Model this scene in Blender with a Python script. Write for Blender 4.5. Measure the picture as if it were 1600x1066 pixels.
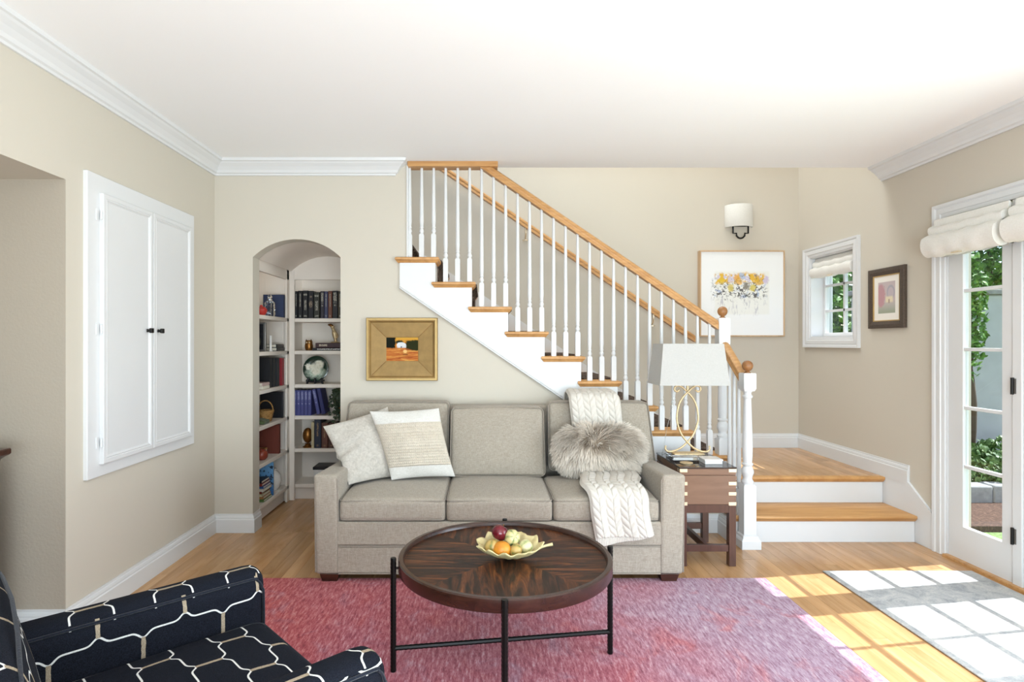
import bpy, bmesh, math, random
from mathutils import Vector, Matrix, noise as mnoise
PI = math.pi
sc = bpy.context.scene
COL = sc.collection
for o in list(bpy.data.objects):
    bpy.data.objects.remove(o)

# ------------------------------------------------------------------ camera
cam_d = bpy.data.cameras.new('camera'); cam = bpy.data.objects.new('camera', cam_d); COL.objects.link(cam)
cam.location = (0, 0, 1.45); cam.rotation_euler = (PI/2, 0, 0)
cam_d.sensor_width = 36; cam_d.lens = 915/1600*36
cam_d.shift_x = 45/1600; cam_d.shift_y = 2/1600
cam_d.clip_start = 0.05
sc.camera = cam

# ------------------------------------------------------------------ light and exposure
sc.view_settings.view_transform = 'Standard'; sc.view_settings.look = 'None'
sc.view_settings.exposure = -0.10; sc.view_settings.gamma = 1; sc.view_settings.use_curve_mapping = False
w = bpy.data.worlds.new('sky'); sc.world = w; w.use_nodes = True
wn = w.node_tree; bg = wn.nodes['Background']
sky = wn.nodes.new('ShaderNodeTexSky'); sky.sky_type = 'NISHITA'; sky.sun_disc = False
sky.sun_elevation = math.radians(53); sky.sun_rotation = math.radians(80); sky.air_density = 1.0; sky.dust_density = 1.0
wn.links.new(sky.outputs[0], bg.inputs[0]); bg.inputs[1].default_value = 0.32

def lamp(name, kind, loc, aim, energy, color=(1, 1, 1), size=None, angle=None):
    d = bpy.data.lights.new(name, kind); o = bpy.data.objects.new(name, d); COL.objects.link(o)
    o.location = loc; d.energy = energy; d.color = color
    o.rotation_euler = Vector(aim).to_track_quat('-Z', 'Y').to_euler()
    if size: d.shape = 'RECTANGLE'; d.size, d.size_y = size
    if angle: d.angle = angle
    return o
lamp('sun', 'SUN', (8, 1, 9), (-1, -0.168, -1.375), 10.5, (.97, .98, 1), angle=math.radians(0.4))
lamp('assumed_rear_window_fill', 'AREA', (0.4, -2.45, 1.55), (0, 1, 0), 72, (.75, .90, 1), (4.4, 2.1))  # area light added behind the camera as daylight from an assumed rear window
lamp('assumed_side_window_fill', 'AREA', (3.32, 1.2, 1.25), (-1, 0, .05), 108, (.77, .905, 1), (2.1, 2.0))  # fill area light added in an unseen, assumed opening of the right wall
lamp('ceiling_bounce_fill', 'AREA', (0.4, -1.5, 0.9), (0, .8, 1), 220, (.78, .91, 1), (2.4, 1.6))  # added fill behind the camera, tilted up to brighten the ceiling
lamp('stairwell_fill', 'AREA', (0.9, 5.2, 5.3), (0, 0, -1), 105, (.90, .965, 1), (3.0, 1.0))  # unseen area light added under the closed stairwell ceiling to light the stairs

# ------------------------------------------------------------------ materials
def lin(c):
    if isinstance(c, str):
        c = [int(c[i:i+2], 16)/255 for i in (0, 2, 4)]
    return tuple((x/12.92 if x <= .04045 else ((x+.055)/1.055)**2.4) for x in c) + (1,)
class NT:
    """small wrapper for building node trees"""
    def __init__(s, name):
        s.m = bpy.data.materials.new(name); s.m.use_nodes = True
        s.t = s.m.node_tree; s.b = s.t.nodes['Principled BSDF']
    def n(s, t, **kw):
        x = s.t.nodes.new(t)
        for k, v in kw.items():
            setattr(x, k, v)
        return x
    def l(s, a, b): s.t.links.new(a, b)
    def val(s, sock, v):
        if hasattr(v, 'is_output') or isinstance(v, bpy.types.NodeSocket): s.l(v, sock)
        else: sock.default_value = v
    def math(s, op, a, b=0.0, c=0.0, clamp=False):
        x = s.n('ShaderNodeMath', operation=op); x.use_clamp = clamp
        s.val(x.inputs[0], a); s.val(x.inputs[1], b); s.val(x.inputs[2], c)
        return x.outputs[0]
    def mix(s, f, a, b):
        x = s.n('ShaderNodeMix', data_type='RGBA'); s.val(x.inputs[0], f); s.val(x.inputs[6], a); s.val(x.inputs[7], b)
        return x.outputs[2]
    def coord(s, kind='Object', scale=(1, 1, 1), loc=(0, 0, 0), rot=(0, 0, 0)):
        c = s.n('ShaderNodeTexCoord'); mp = s.n('ShaderNodeMapping')
        mp.inputs['Scale'].default_value = scale; mp.inputs['Location'].default_value = loc; mp.inputs['Rotation'].default_value = rot
        s.l(c.outputs[kind], mp.inputs[0]); return mp.outputs[0]
    def sep(s, v):
        x = s.n('ShaderNodeSeparateXYZ'); s.l(v, x.inputs[0]); return x.outputs
    def noise(s, vec, scale=1, detail=4, rough=.55, dist=0):
        x = s.n('ShaderNodeTexNoise'); s.l(vec, x.inputs['Vector']); x.inputs['Scale'].default_value = scale
        x.inputs['Detail'].default_value = detail; x.inputs['Roughness'].default_value = rough; x.inputs['Distortion'].default_value = dist
        return x.outputs[0]
    def ramp(s, f, stops):
        x = s.n('ShaderNodeValToRGB'); s.l(f, x.inputs[0]); e = x.color_ramp.elements
        while len(e) < len(stops): e.new(.5)
        for k, (p, c) in enumerate(stops): e[k].position = p; e[k].color = lin(c) if isinstance(c, str) else c
        return x.outputs[0]
    def bump(s, h, strength=.3, dist=.002):
        x = s.n('ShaderNodeBump'); x.inputs['Strength'].default_value = strength; x.inputs['Distance'].default_value = dist
        s.l(h, x.inputs['Height']); s.l(x.outputs[0], s.b.inputs['Normal'])
    def base(s, c, rough=.5, metal=0.0, spec=None):
        if isinstance(c, (str, tuple, list)): s.b.inputs['Base Color'].default_value = lin(c)
        else: s.l(c, s.b.inputs['Base Color'])
        s.b.inputs['Roughness'].default_value = rough; s.b.inputs['Metallic'].default_value = metal
        if spec is not None: s.b.inputs['Specular IOR Level'].default_value = spec
        return s.m

def plain(name, c, rough=.5, metal=0.0, spec=None, var=.05, nscale=30, bump=0.0, bscale=60):
    t = NT(name); v = t.coord()
    f = t.noise(v, nscale, 3)
    c1 = lin(c); lo = tuple(x*(1-var) for x in c1[:3])+(1,); hi = tuple(min(1, x*(1+var)) for x in c1[:3])+(1,)
    col = t.ramp(f, [(.3, lo), (.7, hi)])
    if bump: t.bump(t.noise(v, bscale, 3), bump, .002)
    return t.base(col, rough, metal, spec)
def wood(name, c1, c2, scale=(1, 12, 12), rough=.35, rnd=.0, bump=.05, spec=.5):
    t = NT(name); v = t.coord(scale=scale)
    if rnd:
        oi = t.n('ShaderNodeObjectInfo'); add = t.n('ShaderNodeVectorMath', operation='ADD')
        cx = t.n('ShaderNodeCombineXYZ')
        for k in range(3): t.l(t.math('MULTIPLY', oi.outputs['Random'], 37.0+11*k), cx.inputs[k])
        t.l(v, add.inputs[0]); t.l(cx.outputs[0], add.inputs[1]); v = add.outputs[0]
    f = t.noise(v, 1.0, 6, .6, .6)
    col = t.ramp(f, [(.28, c2), (.72, c1)])
    if rnd:
        h = t.n('ShaderNodeHueSaturation'); t.l(col, h.inputs['Color'])
        t.l(t.math('ADD', t.math('MULTIPLY', oi.outputs['Random'], 2*rnd), 1-rnd), h.inputs['Value']); col = h.outputs[0]
    t.bump(f, bump, .002)
    return t.base(col, rough, 0, spec)
def fabric(name, c1, c2, s=220, rough=.9, bump=.5, aniso=6, mixn=.5, kind='Object'):
    t = NT(name)
    a = t.noise(t.coord(kind, scale=(s, s, s/aniso)), 1, 2); b = t.noise(t.coord(kind, scale=(s/aniso, s, s)), 1, 2)
    c = t.noise(t.coord(kind, scale=(s, s/aniso, s)), 1, 2)
    f = t.math('MULTIPLY', t.math('ADD', t.math('ADD', a, b), c), .3333)
    col = t.ramp(f, [(.38, c2), (.62, c1)])
    t.bump(f, bump, .003)
    m = t.base(col, rough, 0, .15)
    t.b.inputs['Sheen Weight'].default_value = .15
    return m

MT = {}
def wallmat(name, c, bump=.12, bscale=160):
    t = NT(name); v = t.coord()
    t.bump(t.noise(v, bscale, 3), bump, .002)
    f = t.noise(v, 1.2, 2); c1 = lin(c)
    return t.base(t.ramp(f, [(.3, tuple(x*.985 for x in c1[:3])+(1,)), (.7, c1)]), .75, 0, .2)
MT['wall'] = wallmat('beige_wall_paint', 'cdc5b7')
MT['wall_rough_shaded'] = wallmat('textured_plaster_shade_toned', 'b2a798', .7, 70)  # same wall paint, darkened so the colour carries the alcove's shade
MT['ceil'] = wallmat('ceiling_white_paint', 'fafafa', .06, 120)
MT['white'] = plain('white_trim_paint', 'dcdcdc', .35, var=.01, nscale=3)
MT['white2'] = plain('white_shelf_paint', 'f0e5d9', .45, var=.01, nscale=3)
MT['oak'] = wood('oak_floor_board', 'cda273', 'ab7d4f', (14, 1.6, 14), .24, rnd=.14)
MT['oak_x'] = wood('oak_tread', 'd3a066', 'b07d46', (14, 1.6, 14), .35, rnd=.06)
MT['oak_rail'] = wood('oak_rail', 'd2a169', 'ae7b46', (2.5, 40, 40), .35)
MT['oak_ball'] = wood('oak_ball', 'b07d4c', '85552f', (10, 10, 25), .35)
MT['sofa'] = fabric('beige_tweed_linen', 'b0a698', '92887a', 300, bump=.35, aniso=9)
MT['sofa_pipe'] = fabric('beige_piping_linen', 'a0968a', '857b6e', 300)
MT['espresso'] = wood('espresso_stained_wood', '4a2c20', '2a1712', (3, 30, 30), .3)
MT['walnut'] = wood('brown_stained_wood', '876957', '735747', (2, 30, 14), .24)
MT['walnut_leg'] = wood('brown_stained_leg_wood', '5d4036', '452c25', (20, 20, 2), .28)
MT['iron'] = plain('black_iron', '141312', .38, .6, bump=.5, bscale=180)
MT['blackmetal'] = plain('black_metal', '1a1918', .4, .5)
MT['brass'] = plain('brass', 'efe0c6', .3, .8)
MT['gold'] = plain('aged_gold_leaf', 'd9c198', .45, .6, var=.2, nscale=60)
MT['bronze'] = plain('bronze', '8a5d2c', .35, .8, var=.3, nscale=80)
MT['steel'] = plain('brushed_steel', '8d8a86', .4, .8)
MT['black'] = plain('black_cover', '15151a', .4)
MT['cream'] = plain('cream_paper', 'e6ddca', .8)
MT['page'] = plain('book_pages', 'e4dccb', .9, var=.12, nscale=300)
MT['bwhite'] = plain('glossy_white_ceramic', 'e8e4df', .2)
def glass_mat():
    t = NT('window_glass'); out = t.t.nodes['Material Output']
    tr = t.n('ShaderNodeBsdfTransparent'); gl = t.n('ShaderNodeBsdfGlossy'); gl.inputs['Roughness'].default_value = .0
    tr.inputs[0].default_value = (.96, .98, .98, 1)
    fr = t.n('ShaderNodeFresnel'); fr.inputs[0].default_value = 1.4; mx = t.n('ShaderNodeMixShader')
    geo = t.n('ShaderNodeNewGeometry'); t.l(t.math('MULTIPLY', fr.outputs[0], t.math('SUBTRACT', 1, geo.outputs['Backfacing'])), mx.inputs[0]); t.l(tr.outputs[0], mx.inputs[1]); t.l(gl.outputs[0], mx.inputs[2]); t.l(mx.outputs[0], out.inputs[0])
    return t.m
MT['glass'] = glass_mat()
def crystal_mat():
    t = NT('clear_crystal'); t.base('f4f8f8', .02); t.b.inputs['Transmission Weight'].default_value = 1; t.b.inputs['IOR'].default_value = 1.45
    return t.m
MT['crystal'] = crystal_mat()

# ------------------------------------------------------------------ mesh builder
def wloc(o):
    v = Vector((0, 0, 0))
    while o: v += o.location; o = o.parent
    return v
class MB:
    def __init__(s): s.v = []; s.f = []; s.uv = {}; s.col = None
    def add(s, vs, fs):
        k = len(s.v); s.v += [tuple(p) for p in vs]; s.f += [tuple(i+k for i in f) for f in fs]; return k
    def box(s, x0, x1, y0, y1, z0, z1):
        s.add([(x0,y0,z0),(x1,y0,z0),(x1,y1,z0),(x0,y1,z0),(x0,y0,z1),(x1,y0,z1),(x1,y1,z1),(x0,y1,z1)],
              [(3,2,1,0),(4,5,6,7),(0,1,5,4),(1,2,6,5),(2,3,7,6),(3,0,4,7)]); return s
    def rings(s, rings, cap=True, closed=False):
        """rings of equal length joined one to the next"""
        n = len(rings[0]); k = s.add([p for r in rings for p in r], [])
        m = len(rings)
        for i in range(m if closed else m-1):
            a = k+i*n; b = k+((i+1) % m)*n
            for j in range(n):
                s.f.append((a+j, a+(j+1) % n, b+(j+1) % n, b+j))
        if cap and not closed:
            s.f.append(tuple(k+j for j in reversed(range(n)))); s.f.append(tuple(k+(m-1)*n+j for j in range(n)))
        return s
    def prism(s, poly, axis, a, b):
        def pt(p, d): return {'x': (d, p[0], p[1]), 'y': (p[0], d, p[1]), 'z': (p[0], p[1], d)}[axis]
        return s.rings([[pt(p, a) for p in poly], [pt(p, b) for p in poly]])
    def lathe(s, prof, c=(0, 0, 0), n=20, sx=1, sy=1, rot=0):
        return s.rings([[(c[0]+r*sx*math.cos(2*PI*j/n+rot), c[1]+r*sy*math.sin(2*PI*j/n+rot), c[2]+z) for j in range(n)] for r, z in prof])
    def tube(s, pts, r, n=8, closed=False):
        P = [Vector(p) for p in pts]; m = len(P); R = []
        up = None
        for i in range(m):
            if closed: t = P[(i+1) % m]-P[i-1]
            else: t = P[min(i+1, m-1)]-P[max(i-1, 0)]
            t.normalize()
            if up is None:
                up = Vector((0, 0, 1)) if abs(t.z) < .9 else Vector((0, 1, 0))
            sd = t.cross(up)
            if sd.length < 1e-5: sd = t.orthogonal()
            sd.normalize(); up = sd.cross(t).normalized()
            rr = r[i] if isinstance(r, (list, tuple)) else r
            R.append([tuple(P[i]+sd*rr*math.cos(2*PI*j/n)+up*rr*math.sin(2*PI*j/n)) for j in range(n)])
        return s.rings(R, True, closed)
    def sweep(s, prof, path):
        """prof: (d, z) with d to the right of the travel direction; path: list of (x, y); mitred"""
        m = len(path); R = []
        for i in range(m):
            p = Vector(path[i]); ds = []
            if i > 0: ds.append((p-Vector(path[i-1])).normalized())
            if i < m-1: ds.append((Vector(path[i+1])-p).normalized())
            ns = [Vector((d.y, -d.x)) for d in ds]
            if len(ns) == 2:
                b = (ns[0]+ns[1]); b = b/(b.length_squared/2) if b.length > 1e-6 else ns[0]
            else: b = ns[0]
            R.append([(p.x+b.x*d, p.y+b.y*d, z) for d, z in prof])
        return s.rings(R)
    def grid(s, fn, nu, nv, closed_u=False):
        k = s.add([fn(i/(nu-1 if not closed_u else nu), j/(nv-1)) for j in range(nv) for i in range(nu)], [])
        for j in range(nv-1):
            for i in range(nu if closed_u else nu-1):
                i2 = (i+1) % nu
                s.f.append((k+j*nu+i, k+j*nu+i2, k+(j+1)*nu+i2, k+(j+1)*nu+i))
        return s
    def ball(s, c, r, n=16, m=10, sx=1, sy=1, sz=1):
        return s.rings([[(c[0]+r*sx*math.sin(PI*(i+.02)/(m+.04))*math.cos(2*PI*j/n), c[1]+r*sy*math.sin(PI*(i+.02)/(m+.04))*math.sin(2*PI*j/n), c[2]-r*sz*math.cos(PI*(i+.02)/(m+.04))) for j in range(n)] for i in range(m+1)])
    def rbox(s, x0, x1, y0, y1, z0, z1, r=.03, n=8, fn=None):
        """box with rounded edges and a fine skin; fn(x,y,z,u,v,w) moves the points"""
        c = Vector(((x0+x1)/2, (y0+y1)/2, (z0+z1)/2)); h = ((x1-x0)/2, (y1-y0)/2, (z1-z0)/2)
        def lines(hh):
            a = [-hh, -hh+r*.12, -hh+r*.35, -hh+r*.65, -hh+r]
            k = [(-hh+r)+(2*(hh-r))*i/n for i in range(1, n)]
            return a+k+[-x for x in reversed(a)]
        L = [lines(x) for x in h]
        idx = {}
        def vid(p):
            key = tuple(round(q, 6) for q in p)
            if key in idx: return idx[key]
            inner = Vector([max(-(h[i]-r), min(h[i]-r, p[i])) for i in range(3)])
            d = Vector(p)-inner
            q = inner+d.normalized()*r if d.length > 1e-9 else inner
            q = q+c
            if fn: q = Vector(fn(q.x, q.y, q.z, p[0]/h[0], p[1]/h[1], p[2]/h[2]))
            idx[key] = len(s.v); s.v.append(tuple(q)); return idx[key]
        for ax in range(3):
            a, b = [(1, 2), (2, 0), (0, 1)][ax]
            for sg in (-1, 1):
                for i in range(len(L[a])-1):
                    for j in range(len(L[b])-1):
                        q = []
                        for (ii, jj) in ((i, j), (i+1, j), (i+1, j+1), (i, j+1)):
                            p = [0, 0, 0]; p[ax] = sg*h[ax]; p[a] = L[a][ii]; p[b] = L[b][jj]; q.append(vid(p))
                        s.f.append(tuple(q if sg > 0 else reversed(q)))
        return s
    def build(s, name, m, parent=None, local=False, smooth=None, bevel=0, seg=2, origin=None, solid=0):
        me = bpy.data.meshes.new(name)
        if parent is not None: off = Vector((0, 0, 0)) if local else wloc(parent)
        elif origin is not None: off = Vector(origin)
        elif local: off = Vector((0, 0, 0))
        else:
            xs, ys, zs = zip(*s.v); off = Vector(((min(xs)+max(xs))/2, (min(ys)+max(ys))/2, min(zs)))
        me.from_pydata([(p[0]-off.x, p[1]-off.y, p[2]-off.z) for p in s.v], [], s.f)
        if s.uv:
            ul = me.uv_layers.new(name='UVMap')
            for lp in me.loops: ul.data[lp.index].uv = s.uv.get(lp.vertex_index, (0, 0))
        if s.col:
            ca = me.color_attributes.new('tone', 'FLOAT_COLOR', 'POINT')
            for i, c in enumerate(s.col): ca.data[i].color = (c[0], c[1], c[2], 1)
        bm = bmesh.new(); bm.from_mesh(me); bmesh.ops.recalc_face_normals(bm, faces=bm.faces); bm.to_mesh(me); bm.free()
        me.materials.append(MT[m] if isinstance(m, str) else m)
        if smooth is not None:
            me.shade_smooth()
            if smooth < 180: me.set_sharp_from_angle(angle=math.radians(smooth))
        o = bpy.data.objects.new(name, me); COL.objects.link(o)
        if parent is not None: o.parent = parent
        elif not local: o.location = off
        if solid:
            md = o.modifiers.new('thickness', 'SOLIDIFY'); md.thickness = solid; md.offset = -1
        if bevel:
            md = o.modifiers.new('bevel', 'BEVEL'); md.width = bevel; md.segments = seg; md.limit_method = 'ANGLE'; md.angle_limit = math.radians(40)
            me.shade_smooth(); me.set_sharp_from_angle(angle=math.radians(40))
        return o
def tag(o, label, cat, group=None):
    o['label'] = label; o['category'] = cat
    if group: o['group'] = group
    return o
def thing(name, label, cat, loc=(0, 0, 0), rz=0, group=None):
    o = bpy.data.objects.new(name, None); o.empty_display_size = .1; COL.objects.link(o); o.location = loc; o.rotation_euler = (0, 0, rz)
    return tag(o, label, cat, group)
def struct(o): o['kind'] = 'structure'; return o
def bx(x0, x1, y0, y1, z0, z1): return MB().box(x0, x1, y0, y1, z0, z1)
def share(o, name, parent, loc, scale=None, rot=None):
    c = bpy.data.objects.new(name, o.data); COL.objects.link(c); c.parent = parent; c.location = loc
    for md in o.modifiers:
        n = c.modifiers.new(md.name, md.type)
        if md.type == 'BEVEL': n.width = md.width; n.segments = md.segments; n.limit_method = md.limit_method; n.angle_limit = md.angle_limit
    if scale: c.scale = scale
    if rot: c.rotation_euler = rot
    return c
def spline(pts, n):
    P = [Vector(p) for p in pts]; P = [P[0]*2-P[1]]+P+[P[-1]*2-P[-2]]; out = []
    m = len(P)-3
    for k in range(n):
        t = k/(n-1)*m; i = min(int(t), m-1); t -= i
        a, b, c, d = P[i:i+4]
        out.append(.5*((2*b)+(c-a)*t+(2*a-5*b+4*c-d)*t*t+(3*b-a-3*c+d)*t**3))
    return out
rnd = random.Random(7)
# ================================================================== the setting
XL, XR, YA, YC, ZC, ZL = -2.05, 3.15, 4.47, 5.85, 2.83, 0.40
# floor: sub-floor, then the boards in view, each its own piece
fl = struct(bx(-3.0, XR+.1, -2.7, 2.0, -.15, 0).build('floor', 'oak', local=True))
sub = bx(-3.0, XR+.1, 2.0, 6.0, -.15, -.013).build('subfloor', 'oak', fl)
unit = bx(-.0398, .0398, 0, 1, -.0125, 0).build('plank', 'oak', fl)
first = [True]
def plank(x, y0, y1, z, parent):
    if first[0]:
        o = unit; first[0] = False; o.parent = parent
        o.location = Vector((x, y0, z))-wloc(parent)
    else: o = share(unit, 'plank', parent, Vector((x, y0, z))-wloc(parent))
    o.scale = (1, (y1-y0)-.0012, 1)
nx = int((XR-XL)/.0806)+1
for i in range(nx):
    x = XL+.04+i*.0806
    y = 2.0 - rnd.uniform(0, .2); y = 2.0
    cut = 2.3+rnd.uniform(0, 1.1)
    ys = [2.0, cut]
    while ys[-1] < YA-.35: ys.append(min(ys[-1]+rnd.uniform(.8, 1.4), YA))
    ys[-1] = YA
    for a, b in zip(ys, ys[1:]): plank(x, a, b, rnd.uniform(-.0006, 0), fl)
for i in range(9): plank(-1.74+i*.0806, YA, 5.46, rnd.uniform(-.0006, 0), fl)

struct(bx(-3.0, XR+.2, -2.7, 4.625, ZC, 3.0).build('ceiling', 'ceil'))
struct(bx(-2.3, XR+.2, 4.5, YC+.15, 5.4, 5.5).build('ceiling_stairwell', 'ceil'))
struct(bx(-2.9, XL, 2.877, YA, 0, ZC).build('wall_left', 'wall'))
struct(bx(-2.9, XL, .9, 2.877, 2.25, ZC).build('wall_left_header', 'wall'))
struct(bx(-2.9, -2.75, .9, 2.877, 0, 2.25).build('wall_alcove', 'wall_rough_shaded'))
struct(bx(-2.9, XL, -2.7, .9, 0, ZC).build('wall_left_rear', 'wall'))
# thin rough plaster skin on the alcove's end face, shade put into its colour
struct(bx(-2.75, XL-.001, 2.872, 2.877, 0, 2.25).build('wall_alcove_end', 'wall_rough_shaded'))
# back wall with the arched opening and the slope under the stairs
ax0, ax1, zs, rise = -1.759, -1.0895, 2.10, .137
Rr = ((ax1-ax0)**2/4+rise**2)/(2*rise); acx = (ax0+ax1)/2; acz = zs+rise-Rr; aa = math.asin((ax1-ax0)/2/Rr)
arc = [(acx+Rr*math.sin(-aa+2*aa*i/24), acz+Rr*math.cos(-aa+2*aa*i/24)) for i in range(25)]
def stri(x): return 1.865-.6805*(x+.635)          # lower edge of the stringer
poly = [(-2.9, 0), (ax0, 0)]+arc+[(ax1, 0), (1.80, 0), (1.80, stri(1.80)+.1), (-.575, stri(-.575)+.12), (-.575, 5.4), (-2.9, 5.4)]
struct(MB().prism(poly, 'y', YA, 4.60).build('wall_back', 'wall'))
struct(bx(-2.4, XR+.2, YC, YC+.15, 0, 5.4).build('wall_stairwell', 'wall'))
struct(bx(-2.5, -2.35, 4.6, YC+.15, 0, 5.4).build('wall_stairwell_left', 'wall'))
struct(bx(.2, XR+.2, 4.50, 4.625, 3.0, 5.4).build('wall_upper_landing', 'wall'))
def wall_holes(y0, y1, z0, z1, holes, xa, xb):
    ys = sorted({y0, y1} | {h[0] for h in holes} | {h[1] for h in holes}); zz = sorted({z0, z1} | {h[2] for h in holes} | {h[3] for h in holes})
    def solid(i, j):
        if i < 0 or j < 0 or i >= len(ys)-1 or j >= len(zz)-1: return False
        cy, cz = (ys[i]+ys[i+1])/2, (zz[j]+zz[j+1])/2
        return not any(h[0] < cy < h[1] and h[2] < cz < h[3] for h in holes)
    m = MB()
    for i in range(len(ys)-1):
        for j in range(len(zz)-1):
            if not solid(i, j): continue
            a, b, c, d = ys[i], ys[i+1], zz[j], zz[j+1]
            m.add([(xa,a,c),(xa,b,c),(xa,b,d),(xa,a,d)], [(0,1,2,3)]); m.add([(xb,a,c),(xb,b,c),(xb,b,d),(xb,a,d)], [(3,2,1,0)])
            if not solid(i-1, j): m.add([(xa,a,c),(xb,a,c),(xb,a,d),(xa,a,d)], [(0,1,2,3)])
            if not solid(i+1, j): m.add([(xa,b,c),(xb,b,c),(xb,b,d),(xa,b,d)], [(0,1,2,3)])
            if not solid(i, j-1): m.add([(xa,a,c),(xb,a,c),(xb,b,c),(xa,b,c)], [(0,1,2,3)])
            if not solid(i, j+1): m.add([(xa,a,d),(xb,a,d),(xb,b,d),(xa,b,d)], [(0,1,2,3)])
    k = {}; vs = []; fs = []
    for f in m.f:
        q = []
        for i in f:
            key = tuple(round(x, 5) for x in m.v[i])
            if key not in k: k[key] = len(vs); vs.append(m.v[i])
            q.append(k[key])
        fs.append(tuple(q))
    r = MB(); r.v = vs; r.f = fs; return r
DY0, DY1, DZ = 2.50, 3.985, 2.30                  # door opening
WY0, WY1, WZ0, WZ1 = 4.975, 5.64, 1.49, 2.26      # small window opening
struct(wall_holes(-2.7, YC+.15, 0, 5.4, [(DY0, DY1, 0, DZ), (WY0, WY1, WZ0, WZ1), (.15, 2.25, .25, 2.25)], XR, XR+.17).build('wall_right', 'wall'))  # last hole: unseen, assumed opening added for the side fill light
# rear wall with an assumed wide window opening for the light behind the camera
rw = MB()
for a in ((-2.9, -1.9, 0, ZC), (2.7, XR+.17, 0, ZC), (-1.9, 2.7, 0, .45), (-1.9, 2.7, 2.62, ZC)): rw.box(a[0], a[1], -2.85, -2.7, a[2], a[3])
struct(rw.build('wall_rear', 'wall'))

# mouldings
crown = [(0, 2.72), (.012, 2.72), (.016, 2.732), (.028, 2.738), (.036, 2.755), (.056, 2.778), (.078, 2.796), (.086, 2.806), (.098, 2.810), (.104, 2.83), (0, 2.83)]
struct(MB().sweep(crown, [(XL, -2.7), (XL, YA), (-.68, YA), (-.68, 4.60)]).build('trim_1', 'white', local=True))
struct(MB().sweep([(d*1.15, z) for d, z in crown], [(XR, 4.62), (XR, -2.7)]).build('trim_2', 'white', local=True))
def base(z): return [(0, z), (.02, z), (.02, z+.098), (.015, z+.104), (.015, z+.112), (.011, z+.124), (.007, z+.128), (.006, z+.14), (0, z+.14)]
struct(MB().sweep(base(0), [(-2.75, 2.872), (XL, 2.872), (XL, YA), (ax0, YA), (ax0, 4.60)]).build('baseboard_left', 'white', local=True))
struct(MB().sweep(base(0), [(ax1, 4.60), (ax1, YA), (1.80, YA), (1.80, 4.26)]).build('baseboard_back', 'white', local=True))
struct(MB().sweep(base(ZL), [(1.90, YC), (XR, YC), (XR, 4.325)]).build('baseboard_landing', 'white', local=True))
struct(bx(-.583, -.573, 4.46, 4.60, 2.05, ZC-.03).build('trim_3', 'white', local=True))
struct(MB().prism([(4.08, 0), (4.60, 0), (4.60, ZL+.02), (4.325, ZL+.02), (4.08, .245)], 'x', XR-.018, XR).build('trim_4', 'white', local=True))

# ------------------------------------------------------------------ french door unit in the right wall
def casing(name, y0, y1, z0, z1, wd, bottom, m='white'):
    """moulded casing around an opening y0..y1, z0..z1 on the right wall"""
    steps = [(0, .012), (.25, .016), (.3, .022), (.62, .022), (.68, .018), (.8, .026), (1, .028)]
    R = []
    for f, d in [(0, 0)]+steps+[(1, 0)]:
        k = f*wd; x = XR-d
        if bottom: R.append([(x, y0-k, z0-k), (x, y1+k, z0-k), (x, y1+k, z1+k), (x, y0-k, z1+k)])
        else: R.append([(x, y1+k, z0), (x, y1+k, z1+k), (x, y0-k, z1+k), (x, y0-k, z0)])
    b = MB()
    if bottom:
        b.rings(R, closed=True)
    else:
        n = len(R); k = b.add([p for r in R for p in r], [])
        for i in range(n):
            for j in range(3):
                a = k+i*4; c = k+((i+1) % n)*4
                b.f.append((a+j, a+j+1, c+j+1, c+j))
        b.f.append(tuple(k+i*4 for i in range(n))); b.f.append(tuple(k+i*4+3 for i in range(n)))
    return b
door = struct(casing('door_1', DY0, DY1, 0, DZ, .092, False).build('door_1', 'white'))
PZ = [.235, .632, 1.019, 1.403, 1.789, 2.175]
def leaf(y0, y1, cols, xa=XR+.005, xb=XR+.045):
    """one glazed leaf between y0 < y1; cols: glass spans in y"""
    g0, g1 = cols[0][0], cols[-1][1]
    fr = wall_holes(y0, y1, .012, DZ-.012, [(g0, g1, PZ[0], PZ[-1])], xa, xb)
    fr.build('leaf_frame', 'white', door, bevel=.004)
    for z in PZ[1:-1]: bx(xa+.006, xb-.006, g0, g1, z-.011, z+.011).build('muntin', 'white', door, bevel=.004)
    for (a, b), (c, d) in zip(cols, cols[1:]): bx(xa+.006, xb-.006, b, c, PZ[0], PZ[-1]).build('muntin', 'white', door, bevel=.004)
    for a, b in cols:
        for z0, z1 in zip(PZ, PZ[1:]):
            bx(XR+.024, XR+.027, a, b, z0+.005, z1-.005).build('glass_pane', 'glass', door)
leaf(3.49, 3.972, [(3.563, 3.852)])
leaf(2.54, 3.415, [(2.68, 2.995), (3.017, 3.34)])
bx(XR-.004, XR+.09, 3.42, 3.485, 0, DZ).build('door_post', 'white', door, bevel=.006)
bx(XR+.0, XR+.09, 3.972, 3.985, 0, DZ).build('door_jamb', 'white', door)
bx(XR+.0, XR+.09, 2.50, 2.535, 0, DZ).build('door_jamb', 'white', door)
bx(XR-.03, XR+.17, 2.50, 3.985, -.012, .016).build('threshold', 'oak_rail', door, bevel=.006)
for z in (2.09, 1.19, .30):
    h = MB().tube([(XR-.012, 3.475, z-.05), (XR-.012, 3.475, z+.05)], .008, 10)
    h = h.build('hinge', 'blackmetal', door, smooth=40)
    bx(XR-.008, XR-.003, 3.455, 3.475, z-.045, z+.045).build('hinge_plate', 'steel', h)

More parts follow.
